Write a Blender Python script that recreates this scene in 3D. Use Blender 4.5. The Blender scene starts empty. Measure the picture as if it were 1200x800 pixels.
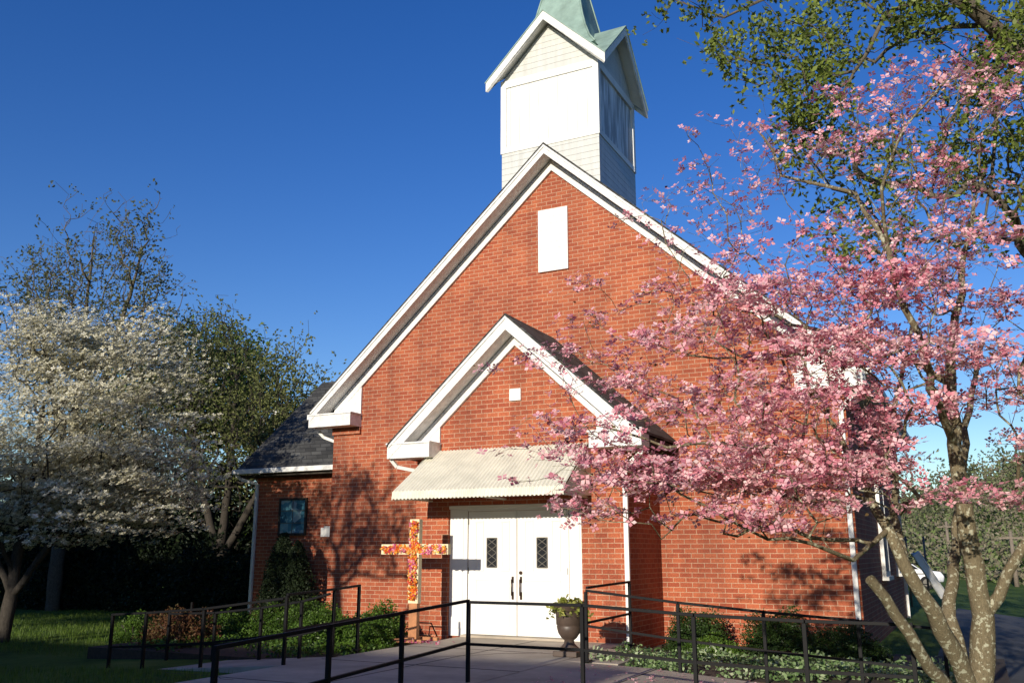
import bpy, math, random
import numpy as np
from mathutils import Vector, Matrix
S = bpy.context.scene
R = math.radians
PI = math.pi
rs = np.random.RandomState(7)

# ------------------------------------------------------------------ camera
CAM = np.array([6.6968, -14.9776, 1.3295])
PITCH, YAW, FPX = 0.232353, 0.467526, 1047.162
cd = bpy.data.cameras.new('camera'); cam = bpy.data.objects.new('camera', cd)
S.collection.objects.link(cam); S.camera = cam
cam.location = CAM
cam.rotation_euler = (PI/2 + PITCH, 0, YAW)
cd.sensor_width = 36; cd.lens = FPX/1200*36
cd.clip_start = .1; cd.clip_end = 3000
# ------------------------------------------------------------------ light
SUN_AZ, SUN_EL = R(-0.5), R(13.5)          # light travels towards +Y, slightly towards -X
S.world = bpy.data.worlds.new('World'); S.world.use_nodes = True
wn = S.world.node_tree; bg = wn.nodes['Background']
sky = wn.nodes.new('ShaderNodeTexSky'); sky.sky_type = 'NISHITA'; sky.sun_disc = False
sky.sun_elevation = SUN_EL; sky.sun_rotation = PI + SUN_AZ
sky.air_density = 1.0; sky.dust_density = 0.1; sky.ozone_density = 2.5; sky.altitude = 200
hsv = wn.nodes.new('ShaderNodeHueSaturation'); hsv.inputs['Saturation'].default_value = 1.33; hsv.inputs['Hue'].default_value = .522
wn.links.new(sky.outputs[0], hsv.inputs['Color']); wn.links.new(hsv.outputs[0], bg.inputs[0]); bg.inputs[1].default_value = 0.138
sd = bpy.data.lights.new('sun', 'SUN'); sun = bpy.data.objects.new('sun', sd); S.collection.objects.link(sun)
sd.energy = 5.0; sd.angle = R(0.5); sd.color = (1.0, .91, .77)
ldir = Vector((math.sin(SUN_AZ)*math.cos(SUN_EL), math.cos(SUN_AZ)*math.cos(SUN_EL), -math.sin(SUN_EL)))
sun.rotation_euler = ldir.to_track_quat('-Z', 'Y').to_euler()
S.view_settings.view_transform = 'Standard'; S.view_settings.look = 'None'
S.view_settings.exposure = 0.12; S.view_settings.gamma = 1.0
S.render.engine = 'CYCLES'
S.cycles.max_bounces = 6; S.cycles.transparent_max_bounces = 4

# ------------------------------------------------------------------ helpers
_s, _c = math.sin(YAW), math.cos(YAW); _sp, _cp = math.sin(PITCH), math.cos(PITCH)
FW = np.array([-_s*_cp, _c*_cp, _sp]); RT = np.array([_c, _s, 0.]); UP = np.array([_s*_sp, -_c*_sp, _cp])
def at(u, v, d):
    return CAM + (FW + RT*(u-600)/FPX - UP*(v-400)/FPX)*d

def tag(o, label=None, cat=None, group=None, kind=None):
    if label: o['label'] = label
    if cat: o['category'] = cat
    if group: o['group'] = group
    if kind: o['kind'] = kind
    return o
def thing(name, label, cat, loc=(0, 0, 0), rz=0, group=None):
    o = bpy.data.objects.new(name, None); S.collection.objects.link(o)
    o.location = loc; o.rotation_euler = (0, 0, rz); o.empty_display_size = .2
    return tag(o, label, cat, group)
def copy_tree(o, parent=None):
    c = o.copy(); S.collection.objects.link(c)
    if parent: c.parent = parent
    for ch in list(o.children): copy_tree(ch, c)
    return c
class MB:
    def __init__(s): s.v = []; s.f = []; s.sm = []
    def add(s, vs, fs, smooth=False):
        n = len(s.v); s.v += [tuple(map(float, p)) for p in vs]
        s.f += [tuple(i+n for i in f) for f in fs]; s.sm += [smooth]*len(fs); return s
    def box(s, x0, x1, y0, y1, z0, z1):
        if x0 > x1: x0, x1 = x1, x0
        if y0 > y1: y0, y1 = y1, y0
        if z0 > z1: z0, z1 = z1, z0
        v = [(x, y, z) for x in (x0, x1) for y in (y0, y1) for z in (z0, z1)]
        return s.add(v, [(0,1,3,2),(4,6,7,5),(0,4,5,1),(2,3,7,6),(0,2,6,4),(1,5,7,3)])
    def prism_y(s, pts, y0, y1):      # pts: (x, z) counter-clockwise seen from -Y
        n = len(pts)
        v = [(x, y0, z) for x, z in pts] + [(x, y1, z) for x, z in pts]
        f = [tuple(range(n)), tuple(range(2*n-1, n-1, -1))] + [(i, i+n, (i+1) % n+n, (i+1) % n) for i in range(n)]
        return s.add(v, f)
    def prism_x(s, pts, x0, x1):      # pts: (y, z)
        n = len(pts)
        v = [(x0, y, z) for y, z in pts] + [(x1, y, z) for y, z in pts]
        f = [tuple(range(n-1, -1, -1)), tuple(range(n, 2*n))] + [((i+1) % n, (i+1) % n+n, i+n, i) for i in range(n)]
        return s.add(v, f)
    def chev(s, xc, hw, za, m, t, y0, y1):    # inverted V slab: outer line z = za - m|x-xc|, thickness t (vertical)
        pts = [(xc-hw, za-m*hw), (xc-hw, za-m*hw-t), (xc, za-t), (xc+hw, za-m*hw-t), (xc+hw, za-m*hw), (xc, za)]
        for a, b, cx, d in ((0,1,2,5), (5,2,3,4)):
            s.prism_y([pts[i] for i in (a, b, cx, d)], y0, y1)
        return s
    def bar(s, a, b, w, h=None, up=(0, 0, 1)):
        h = h or w; a = Vector(a); b = Vector(b); d = (b-a).normalized(); u = Vector(up)
        if abs(d.dot(u)) > .95: u = Vector((0, 1, 0))
        r = d.cross(u).normalized(); u = r.cross(d)
        v = [p + r*sx*w/2 + u*sz*h/2 for p in (a, b) for sx, sz in ((-1,-1),(1,-1),(1,1),(-1,1))]
        return s.add(v, [(3,2,1,0),(4,5,6,7),(0,1,5,4),(1,2,6,5),(2,3,7,6),(3,0,4,7)])
    def tube(s, pts, rad, n=8, smooth=True, caps=True):
        pts = [Vector(p) for p in pts]
        if not hasattr(rad, '__len__'): rad = [rad]*len(pts)
        vs = []; fs = []; u = None
        for i, p in enumerate(pts):
            d = (pts[min(i+1, len(pts)-1)] - pts[max(i-1, 0)]).normalized()
            if u is None:
                u = d.cross(Vector((.3, .2, 1)).normalized() if abs(d.z) < .9 else Vector((1, 0, 0))).normalized()
            else: u = (u - d*u.dot(d)).normalized()
            w = d.cross(u)
            for k in range(n):
                a = 2*PI*k/n; vs.append(p + (u*math.cos(a) + w*math.sin(a))*rad[i])
        for i in range(len(pts)-1):
            for k in range(n):
                a = i*n+k; b = i*n+(k+1) % n; fs.append((a, b, b+n, a+n))
        if caps: fs += [tuple(range(n-1, -1, -1)), tuple(range(len(pts)*n-n, len(pts)*n))]
        return s.add(vs, fs, smooth)
    def lathe(s, prof, n=24, c=(0, 0, 0), a0=0, smooth=True):
        vs = [(c[0]+r*math.cos(a0+2*PI*k/n), c[1]+r*math.sin(a0+2*PI*k/n), c[2]+z) for r, z in prof for k in range(n)]
        fs = [(i*n+k, i*n+(k+1) % n, (i+1)*n+(k+1) % n, (i+1)*n+k) for i in range(len(prof)-1) for k in range(n)]
        fs += [tuple(range(n-1, -1, -1)), tuple(range((len(prof)-1)*n, len(prof)*n))]
        return s.add(vs, fs, smooth)
    def build(s, name, mat, parent=None, bevel=0):
        me = bpy.data.meshes.new(name); me.from_pydata(s.v, [], s.f)
        me.polygons.foreach_set('use_smooth', s.sm); me.materials.append(mat)
        o = bpy.data.objects.new(name, me); S.collection.objects.link(o)
        if parent: o.parent = parent
        if bevel:
            md = o.modifiers.new('bevel', 'BEVEL'); md.width = bevel; md.segments = 2; md.limit_method = 'ANGLE'
        return o
def npmesh(name, V, Fs, mat, parent=None, smooth=False):
    """V (N,3), Fs (M,k) int arrays"""
    me = bpy.data.meshes.new(name); V = np.asarray(V, dtype=np.float32); Fs = np.asarray(Fs, dtype=np.int32)
    k = Fs.shape[1]; M = len(Fs)
    me.vertices.add(len(V)); me.vertices.foreach_set('co', V.ravel())
    me.loops.add(M*k); me.loops.foreach_set('vertex_index', Fs.ravel())
    me.polygons.add(M); me.polygons.foreach_set('loop_start', np.arange(0, M*k, k, dtype=np.int32))
    me.update(calc_edges=True); me.materials.append(mat)
    if smooth: me.polygons.foreach_set('use_smooth', np.ones(M, dtype=bool))
    o = bpy.data.objects.new(name, me); S.collection.objects.link(o)
    if parent: o.parent = parent
    return o

# ------------------------------------------------------------------ materials
def newmat(name):
    m = bpy.data.materials.new(name); m.use_nodes = True
    nt = m.node_tree; return m, nt, nt.nodes['Principled BSDF']
def N(nt, t, **kw):
    n = nt.nodes.new(t)
    for k, v in kw.items():
        if hasattr(n, k): setattr(n, k, v)
        else: n.inputs[k.replace('_', ' ')].default_value = v
    return n
def ramp(nt, fac, cols):
    r = nt.nodes.new('ShaderNodeValToRGB'); e = r.color_ramp.elements
    while len(e) < len(cols): e.new(.5)
    for i, (p, c) in enumerate(cols): e[i].position = p; e[i].color = (*c, 1)
    nt.links.new(fac, r.inputs[0]); return r
def plain(name, col, rough=.6, var=.12, scale=6, metal=0, bump=0, bscale=40, spec=.5):
    m, nt, b = newmat(name); g = N(nt, 'ShaderNodeNewGeometry')
    n = N(nt, 'ShaderNodeTexNoise', Scale=scale, Detail=6.0, Roughness=.65); nt.links.new(g.outputs['Position'], n.inputs['Vector'])
    c0 = tuple(x*(1-var) for x in col); c1 = tuple(min(1, x*(1+var)) for x in col)
    r = ramp(nt, n.outputs[0], [(.3, c0), (.7, c1)]); nt.links.new(r.outputs[0], b.inputs['Base Color'])
    b.inputs['Roughness'].default_value = rough; b.inputs['Metallic'].default_value = metal
    b.inputs['Specular IOR Level'].default_value = spec
    if bump:
        n2 = N(nt, 'ShaderNodeTexNoise', Scale=bscale, Detail=4.0); nt.links.new(g.outputs['Position'], n2.inputs['Vector'])
        bp = N(nt, 'ShaderNodeBump', Strength=bump, Distance=.02); nt.links.new(n2.outputs[0], bp.inputs['Height'])
        nt.links.new(bp.outputs[0], b.inputs['Normal'])
    return m
def wallcoord(nt):
    """vector (horizontal run, height, 0) for vertical walls facing x or y"""
    g = N(nt, 'ShaderNodeNewGeometry'); sp = N(nt, 'ShaderNodeSeparateXYZ'); sn = N(nt, 'ShaderNodeSeparateXYZ')
    nt.links.new(g.outputs['Position'], sp.inputs[0]); nt.links.new(g.outputs['True Normal'], sn.inputs[0])
    ab = N(nt, 'ShaderNodeMath', operation='ABSOLUTE'); nt.links.new(sn.outputs[0], ab.inputs[0])
    gt = N(nt, 'ShaderNodeMath', operation='GREATER_THAN'); nt.links.new(ab.outputs[0], gt.inputs[0]); gt.inputs[1].default_value = .5
    mx = N(nt, 'ShaderNodeMix'); nt.links.new(gt.outputs[0], mx.inputs[0])
    nt.links.new(sp.outputs[0], mx.inputs[2]); nt.links.new(sp.outputs[1], mx.inputs[3])
    cb = N(nt, 'ShaderNodeCombineXYZ'); nt.links.new(mx.outputs[0], cb.inputs[0]); nt.links.new(sp.outputs[2], cb.inputs[1])
    return g, sp, cb
def brickmat():
    m, nt, b = newmat('red_brick'); g, sp, cb = wallcoord(nt)
    t = nt.nodes.new('ShaderNodeTexBrick'); nt.links.new(cb.outputs[0], t.inputs['Vector'])
    t.inputs['Scale'].default_value = 1; t.inputs['Brick Width'].default_value = .215; t.inputs['Row Height'].default_value = .078
    t.inputs['Mortar Size'].default_value = .0065; t.inputs['Mortar Smooth'].default_value = .25; t.inputs['Bias'].default_value = -.1
    t.inputs['Color1'].default_value = (.305, .064, .026, 1); t.inputs['Color2'].default_value = (.42, .113, .046, 1)
    t.inputs['Mortar'].default_value = (.46, .28, .18, 1)
    n = N(nt, 'ShaderNodeTexNoise', Scale=.9, Detail=5.0); nt.links.new(g.outputs['Position'], n.inputs['Vector'])
    r = ramp(nt, n.outputs[0], [(.3, (.80, .79, .80)), (.7, (1.12, 1.10, 1.05))])
    n2 = N(nt, 'ShaderNodeTexNoise', Scale=45, Detail=3.0); nt.links.new(g.outputs['Position'], n2.inputs['Vector'])
    r2 = ramp(nt, n2.outputs[0], [(.3, (.72, .72, .72)), (.7, (1.2, 1.2, 1.2))])
    def mul(a, c):
        x = N(nt, 'ShaderNodeMix', data_type='RGBA', blend_type='MULTIPLY'); x.inputs[0].default_value = 1
        nt.links.new(a, x.inputs[6]); nt.links.new(c, x.inputs[7]); return x.outputs[2]
    mp = N(nt, 'ShaderNodeMapping'); nt.links.new(g.outputs['Position'], mp.inputs[0]); mp.inputs['Scale'].default_value = (2.2, 2.2, .3)
    n3 = N(nt, 'ShaderNodeTexNoise', Scale=1.2, Detail=6.0, Roughness=.6); nt.links.new(mp.outputs[0], n3.inputs['Vector'])
    r3 = ramp(nt, n3.outputs[0], [(.32, (.74, .74, .76)), (.5, (1, 1, 1)), (.75, (1.08, 1.07, 1.06))])
    nt.links.new(mul(mul(mul(t.outputs[0], r.outputs[0]), r2.outputs[0]), r3.outputs[0]), b.inputs['Base Color'])
    b.inputs['Roughness'].default_value = .85
    inv = N(nt, 'ShaderNodeMath', operation='SUBTRACT'); inv.inputs[0].default_value = 1; nt.links.new(t.outputs['Fac'], inv.inputs[1])
    ad = N(nt, 'ShaderNodeMath', operation='MULTIPLY_ADD'); nt.links.new(n2.outputs[0], ad.inputs[0]); ad.inputs[1].default_value = .4; nt.links.new(inv.outputs[0], ad.inputs[2])
    bp = N(nt, 'ShaderNodeBump', Strength=.35, Distance=.005); nt.links.new(ad.outputs[0], bp.inputs['Height']); nt.links.new(bp.outputs[0], b.inputs['Normal'])
    return m
def lapmat(name, col, pitch=.115, vertical=False, streak=0.):
    m, nt, b = newmat(name); g, sp, cb = wallcoord(nt)
    src = cb.outputs[0]; ss = N(nt, 'ShaderNodeSeparateXYZ'); nt.links.new(src, ss.inputs[0])
    dv = N(nt, 'ShaderNodeMath', operation='DIVIDE'); nt.links.new(ss.outputs[0 if vertical else 1], dv.inputs[0]); dv.inputs[1].default_value = pitch
    fr = N(nt, 'ShaderNodeMath', operation='FRACT'); nt.links.new(dv.outputs[0], fr.inputs[0])
    if vertical: h = ramp(nt, fr.outputs[0], [(0, (0,0,0)), (.06, (1,1,1)), (.94, (1,1,1)), (1, (0,0,0))])
    else: h = ramp(nt, fr.outputs[0], [(0, (.85,.85,.85)), (.04, (1,1,1)), (.93, (.15,.15,.15)), (1, (0,0,0))])
    bp = N(nt, 'ShaderNodeBump', Strength=1.0, Distance=.03 if not vertical else .008); nt.links.new(h.outputs[0], bp.inputs['Height']); nt.links.new(bp.outputs[0], b.inputs['Normal'])
    mp = N(nt, 'ShaderNodeMapping'); nt.links.new(src, mp.inputs[0]); mp.inputs['Scale'].default_value = (6, .6, 1)
    n = N(nt, 'ShaderNodeTexNoise', Scale=1.5, Detail=5.0); nt.links.new(mp.outputs[0], n.inputs['Vector'])
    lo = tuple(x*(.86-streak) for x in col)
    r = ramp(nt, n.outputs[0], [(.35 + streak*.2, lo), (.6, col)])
    nt.links.new(r.outputs[0], b.inputs['Base Color']); b.inputs['Roughness'].default_value = .55
    return m
def islandmat(name, cols, rough=.6, trans=.35, spec=.3, nsc=1.6):
    """every leaf or petal has its own tone"""
    m, nt, b = newmat(name); g = N(nt, 'ShaderNodeNewGeometry')
    n = N(nt, 'ShaderNodeTexNoise', Scale=nsc, Detail=3.0); nt.links.new(g.outputs['Position'], n.inputs['Vector'])
    ma = N(nt, 'ShaderNodeMath', operation='MULTIPLY_ADD'); nt.links.new(n.outputs[0], ma.inputs[0]); ma.inputs[1].default_value = .9
    mb = N(nt, 'ShaderNodeMath', operation='MULTIPLY_ADD'); nt.links.new(g.outputs['Random Per Island'], mb.inputs[0]); mb.inputs[1].default_value = .7; mb.inputs[2].default_value = -.3
    nt.links.new(mb.outputs[0], ma.inputs[2])
    r = ramp(nt, ma.outputs[0], [(i/(len(cols)-1), c) for i, c in enumerate(cols)])
    nt.links.new(r.outputs[0], b.inputs['Base Color']); b.inputs['Roughness'].default_value = rough
    b.inputs['Specular IOR Level'].default_value = spec
    if trans:
        t = N(nt, 'ShaderNodeBsdfTranslucent'); nt.links.new(r.outputs[0], t.inputs[0])
        x = N(nt, 'ShaderNodeMixShader'); x.inputs[0].default_value = trans
        nt.links.new(b.outputs[0], x.inputs[1]); nt.links.new(t.outputs[0], x.inputs[2])
        nt.links.new(x.outputs[0], nt.nodes['Material Output'].inputs[0])
    return m
def barkmat(name, base, lichen=None, amt=.55, scale=9):
    m, nt, b = newmat(name); g = N(nt, 'ShaderNodeNewGeometry')
    mp = N(nt, 'ShaderNodeMapping'); nt.links.new(g.outputs['Position'], mp.inputs[0]); mp.inputs['Scale'].default_value = (1, 1, .45)
    n = N(nt, 'ShaderNodeTexNoise', Scale=scale*4, Detail=6.0, Roughness=.7); nt.links.new(mp.outputs[0], n.inputs['Vector'])
    r = ramp(nt, n.outputs[0], [(.3, tuple(x*.5 for x in base)), (.7, tuple(x*1.3 for x in base))])
    out = r.outputs[0]
    if lichen:
        n2 = N(nt, 'ShaderNodeTexNoise', Scale=scale, Detail=5.0, Roughness=.6); nt.links.new(g.outputs['Position'], n2.inputs['Vector'])
        f = ramp(nt, n2.outputs[0], [(amt, (0,0,0)), (amt+.05, (1,1,1))])
        x = N(nt, 'ShaderNodeMix', data_type='RGBA'); nt.links.new(f.outputs[0], x.inputs[0]); nt.links.new(out, x.inputs[6]); x.inputs[7].default_value = (*lichen, 1)
        out = x.outputs[2]
    nt.links.new(out, b.inputs['Base Color']); b.inputs['Roughness'].default_value = .95; b.inputs['Specular IOR Level'].default_value = .2
    bp = N(nt, 'ShaderNodeBump', Strength=.9, Distance=.012); nt.links.new(n.outputs[0], bp.inputs['Height']); nt.links.new(bp.outputs[0], b.inputs['Normal'])
    return m
def shinglemat(name, col):
    m, nt, b = newmat(name); g = N(nt, 'ShaderNodeNewGeometry'); sp = N(nt, 'ShaderNodeSeparateXYZ'); nt.links.new(g.outputs['Position'], sp.inputs[0])
    a = N(nt, 'ShaderNodeMath', operation='ADD'); nt.links.new(sp.outputs[0], a.inputs[0]); nt.links.new(sp.outputs[1], a.inputs[1])
    cb = N(nt, 'ShaderNodeCombineXYZ'); nt.links.new(a.outputs[0], cb.inputs[0]); nt.links.new(sp.outputs[2], cb.inputs[1])
    t = nt.nodes.new('ShaderNodeTexBrick'); nt.links.new(cb.outputs[0], t.inputs['Vector']); t.inputs['Scale'].default_value = 1
    t.inputs['Brick Width'].default_value = .3; t.inputs['Row Height'].default_value = .1; t.inputs['Mortar Size'].default_value = .008
    t.inputs['Color1'].default_value = (*[x*.55 for x in col], 1); t.inputs['Color2'].default_value = (*[x*1.6 for x in col], 1); t.inputs['Mortar'].default_value = (*[x*.3 for x in col], 1)
    n = N(nt, 'ShaderNodeTexNoise', Scale=2.0, Detail=6.0); nt.links.new(g.outputs['Position'], n.inputs['Vector'])
    r = ramp(nt, n.outputs[0], [(.3, (.6,.6,.6)), (.7, (1.4,1.4,1.35))])
    x = N(nt, 'ShaderNodeMix', data_type='RGBA', blend_type='MULTIPLY'); x.inputs[0].default_value = 1
    nt.links.new(t.outputs[0], x.inputs[6]); nt.links.new(r.outputs[0], x.inputs[7]); nt.links.new(x.outputs[2], b.inputs['Base Color'])
    b.inputs['Roughness'].default_value = .9
    bp = N(nt, 'ShaderNodeBump', Strength=.7, Distance=.02); nt.links.new(t.outputs[0], bp.inputs['Height']); nt.links.new(bp.outputs[0], b.inputs['Normal'])
    return m
M = {}
M['brick'] = brickmat()
M['white'] = plain('white_paint', (.74, .73, .69), .5, .09, 3.5, bump=.08, bscale=12)
M['trim'] = plain('weathered_trim_paint', (.70, .69, .66), .6, .20, 9, bump=.25, bscale=30)
M['door'] = plain('white_door_paint', (.76, .75, .71), .4, .03, 2)
M['lap'] = lapmat('white_lap_siding', (.58, .58, .54), .13)
M['panel'] = lapmat('white_panel_boards', (.74, .74, .71), .21, True)
M['panel_lit_streaks'] = lapmat('lit_streak_panel_boards', (.78, .80, .82), .21, True, streak=.45)  # bright streaks of grazing light painted into the board colour
M['shingle'] = shinglemat('dark_asphalt_shingle', (.050, .050, .048))
M['copper'] = plain('green_copper', (.22, .315, .27), .65, .3, 3.0, bump=.1)
M['black'] = plain('black_metal', (.004, .004, .005), .6, .3, 20, spec=.2)
M['glass'] = plain('dark_glass', (.02, .022, .025), .06, .3, 3)
M['lead'] = plain('lead_came', (.12, .11, .09), .6)
M['concrete'] = plain('concrete', (.42, .36, .28), .9, .26, 1.3, bump=.35, bscale=60)
M['joint'] = plain('joint_dirt', (.05, .045, .04), .95)
M['asphalt'] = plain('asphalt', (.07, .07, .072), .9, .4, 1.2, bump=.5, bscale=90)
M['awning'] = plain('cream_awning_metal', (.68, .65, .53), .55, .14, 3)
M['urn'] = plain('bronze_brown_urn', (.075, .052, .040), .45, .25, 8)
M['soil'] = plain('soil', (.05, .032, .02), .95, .4, 15, bump=.5)
M['wood'] = plain('orange_wood', (.40, .17, .07), .7, .25, 9)
M['chrome'] = plain('door_metal', (.10, .06, .04), .3, .1, 3, metal=.8)
M['bark_pink'] = barkmat('lichen_bark', (.19, .155, .095), (.42, .41, .30), .55, 26)
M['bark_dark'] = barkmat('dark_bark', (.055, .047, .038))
M['bark_oak'] = barkmat('oak_bark', (.13, .11, .08))
M['bark_grey'] = barkmat('grey_bark', (.22, .18, .14))
M['pink'] = islandmat('pink_bracts', [(.40, .075, .13), (.74, .29, .35), (.92, .55, .57), (.96, .78, .76)], .6, .35)
M['whitefl'] = islandmat('cream_bracts', [(.17, .16, .07), (.46, .43, .27), (.78, .74, .56), (.88, .85, .72)], .6, .35)
M['leaf_oak'] = islandmat('oak_leaves', [(.05, .08, .015), (.12, .16, .03), (.21, .27, .05), (.28, .34, .07)], .5, .35)
M['leaf_far'] = islandmat('grey_green_leaves', [(.07, .08, .045), (.10, .115, .055), (.14, .16, .075), (.19, .19, .10)], .6, .3)
M['leaf_mid'] = islandmat('young_green_leaves', [(.09, .11, .04), (.14, .16, .055), (.20, .22, .07), (.25, .26, .10)], .6, .35)
M['leaf_bright'] = islandmat('bright_green_leaves', [(.06, .11, .015), (.10, .17, .02), (.16, .25, .03), (.2, .3, .05)], .6, .35)
M['leaf_bud'] = islandmat('budding_leaves', [(.10, .09, .05), (.13, .12, .06), (.16, .15, .08), (.20, .19, .10)], .6, .3)
M['leaf_hedge'] = islandmat('hedge_leaves', [(.022, .052, .008), (.05, .10, .012), (.09, .165, .022), (.13, .22, .03)], .45, .25)
M['leaf_box'] = islandmat('boxwood_leaves', [(.012, .028, .007), (.025, .05, .011), (.045, .085, .018), (.07, .12, .03)], .45, .2)
M['leaf_conifer'] = islandmat('arborvitae_leaves', [(.008, .016, .006), (.014, .025, .009), (.022, .036, .013), (.034, .052, .016)], .6, .15)
M['leaf_red'] = islandmat('russet_leaves', [(.06, .022, .012), (.11, .042, .02), (.15, .075, .03), (.12, .12, .04)], .6, .3)
M['leaf_var'] = islandmat('variegated_leaves', [(.07, .13, .04), (.13, .22, .07), (.30, .40, .2), (.6, .66, .45)], .5, .3)
M['leaf_urn'] = islandmat('lime_leaves', [(.10, .13, .02), (.22, .25, .04), (.40, .40, .10), (.5, .46, .15)], .5, .35)
M['leaf_dead'] = islandmat('brown_scrub', [(.13, .105, .075), (.20, .17, .12), (.24, .22, .15), (.16, .22, .07), (.11, .17, .05)], .8, .2, nsc=.11)
M['blade'] = islandmat('grass_blades', [(.05, .10, .01), (.09, .16, .015), (.14, .22, .03), (.19, .26, .05)], .5, .4)
M['flowers_mix'] = islandmat('mixed_petals', [(.55, .02, .03), (.85, .14, .02), (.90, .50, .03), (.9, .85, .55)], .6, .3)
M['flowers_magenta'] = islandmat('magenta_petals', [(.35, .02, .10), (.55, .05, .20), (.8, .25, .4), (.9, .8, .8)], .6, .3)

# grass ground
def grassmat():
    m, nt, b = newmat('lawn'); g = N(nt, 'ShaderNodeNewGeometry')
    n = N(nt, 'ShaderNodeTexNoise', Scale=.6, Detail=8.0, Roughness=.7); nt.links.new(g.outputs['Position'], n.inputs['Vector'])
    r = ramp(nt, n.outputs[0], [(.3, (.045, .08, .015)), (.5, (.09, .15, .025)), (.68, (.17, .21, .05)), (.8, (.19, .16, .07))])
    nt.links.new(r.outputs[0], b.inputs['Base Color']); b.inputs['Roughness'].default_value = .95; b.inputs['Specular IOR Level'].default_value = .15
    n2 = N(nt, 'ShaderNodeTexNoise', Scale=30, Detail=5.0); nt.links.new(g.outputs['Position'], n2.inputs['Vector'])
    bp = N(nt, 'ShaderNodeBump', Strength=1.0, Distance=.06); nt.links.new(n2.outputs[0], bp.inputs['Height']); nt.links.new(bp.outputs[0], b.inputs['Normal'])
    return m
M['lawn'] = grassmat()

# ------------------------------------------------------------------ terrain
def sstep(a, b, x):
    t = np.clip((x-a)/(b-a), 0, 1); return t*t*(3-2*t)
def gz(x, y):
    x = np.asarray(x, float); y = np.asarray(y, float)
    h = -.13 - .42*sstep(4.5, 9, x) - .17*sstep(-2, -7, x) - .10*sstep(-5, -11, y)
    h = h - .3*sstep(8, 28, y)
    # wooded hill behind and to the right
    h = h + 15.5*sstep(60, 120, y)*(.25 + .75*sstep(-12, 26, x + .0*y)) + 2.5*sstep(40, 110, -x)
    return h
def grid(xs, ys, f):
    X, Y = np.meshgrid(xs, ys); Z = f(X, Y); n, m = X.shape
    V = np.stack([X.ravel(), Y.ravel(), Z.ravel()], 1)
    i = np.arange(n-1)[:, None]*m + np.arange(m-1)[None, :]
    i = i.ravel(); return V, np.stack([i, i+1, i+m+1, i+m], 1)
LX = np.concatenate([np.linspace(-1500, -60, 12)[:-1], np.arange(-60, -20, 4), np.arange(-20, 32, 1.), np.arange(32, 80, 4), np.linspace(80, 1500, 12)])
LY = np.concatenate([np.linspace(-1500, -60, 12)[:-1], np.arange(-60, -20, 4), np.arange(-20, 40, 1.), np.arange(40, 160, 5), np.linspace(160, 1500, 12)])
V, Fq = grid(LX, LY, gz)
tag(npmesh('ground', V, Fq, M['lawn'], smooth=True), kind='structure')
ax = LX[(LX >= 6) & (LX <= 60)]; ay = LY[(LY >= -1) & (LY <= 18)]
V, Fq = grid(ax, ay, lambda x, y: gz(x, y)+.012)
tag(npmesh('parking_lot', V, Fq, M['asphalt'], smooth=True), kind='structure')
# straight pale bands laid over the lot
mb = MB()
for k in range(6):
    y = -.5+k*2.6; xs_ = [9, 10, 11, 12, 13]
    for xa, xb in zip(xs_[:-1], xs_[1:]):
        v = [(xa, y, gz(xa, y)+.03), (xb, y, gz(xb, y)+.03), (xb, y+.11, gz(xb, y+.11)+.03), (xa, y+.11, gz(xa, y+.11)+.03)]
        mb.add(v, [(0, 1, 2, 3)])
tag(mb.build('pale_lot_bands', plain('pale_lot_band', (.6, .6, .58), .8, .2, 5)), kind='structure')
# concrete: entrance deck and right ramp, left ramp, side walk
mb = MB()
mb.box(-1.0, 1.85, -14, -1.5, -.6, 0)
mb.prism_y([(1.86, -.6), (6.7, -.9), (6.7, -.28), (3.0, -.03), (1.86, -.002)], -6.3, -3.95)
mb.prism_y([(-5.0, -.9), (-1.01, -.6), (-1.01, -.002), (-4.6, -.27), (-5.0, -.285)], -5.95, -4.85)
pass
mb.box(1.86, 2.6, -3.949, -2.3, -.6, -.003)
tag(mb.build('concrete_walk', M['concrete'], bevel=.008), kind='structure')
mb = MB()
for y in (-3.3, -5.2, -7.1, -9.0, -10.9): mb.box(-1, 1.85, y, y+.018, .0008, .003)
for x in (3.1, 4.5): mb.bar((x, -6.04, -.03-(x-3)*.081+.003), (x, -3.96, -.03-(x-3)*.081+.003), .018, .004)
mb.box(.42, .438, -14, -1.6, .0008, .0028)
tag(mb.build('concrete_joints', M['joint']), kind='structure')

# ------------------------------------------------------------------ church
WC, HW = .0236, 5.063            # main front: centre, half width
VC, VW, VF = .013, 1.943, -1.596 # vestibule
BACK = 9.2
church = thing('church', 'red brick church with white gable trim, small front porch gable and white square bell tower', 'church', (0, 0, 0))
xl, xr = WC-HW, WC+HW
m1 = (9.084-4.20)/5.40           # main rake slope
zt = lambda x: 9.084 - m1*abs(x-WC)
m2 = (5.265-3.19)/2.295
zv = lambda x: 5.265 - m2*abs(x-VC)
# main body
mb = MB()
mb.prism_y([(xl, -1.2), (xr, -1.2), (xr, 4.2), (WC, zt(WC)-.28), (xl, 4.2)], 0, BACK)
mb.box(xl-.0, xl+.7, -.06, -.001, 3.72, 3.86); mb.box(xr-.7, xr, -.06, -.001, 3.72, 3.86)
mb.build('wall', M['brick'], church)
# vestibule
mb = MB()
vl, vr = VC-VW, VC+VW
mb.prism_y([(vl, -.6), (vr, -.6), (vr, zv(vr)-.3), (VC, zv(VC)-.3), (vl, zv(vl)-.3)], -1.499, -.001)
mb.prism_y([(vl, -.6), (-1.27, -.6), (-1.27, 2.12), (1.17, 2.12), (1.17, -.6), (vr, -.6), (vr, zv(vr)-.3), (VC, zv(VC)-.3), (vl, zv(vl)-.3)], VF, -1.5)
mb.build('porch_wall', M['brick'], church)
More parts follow.
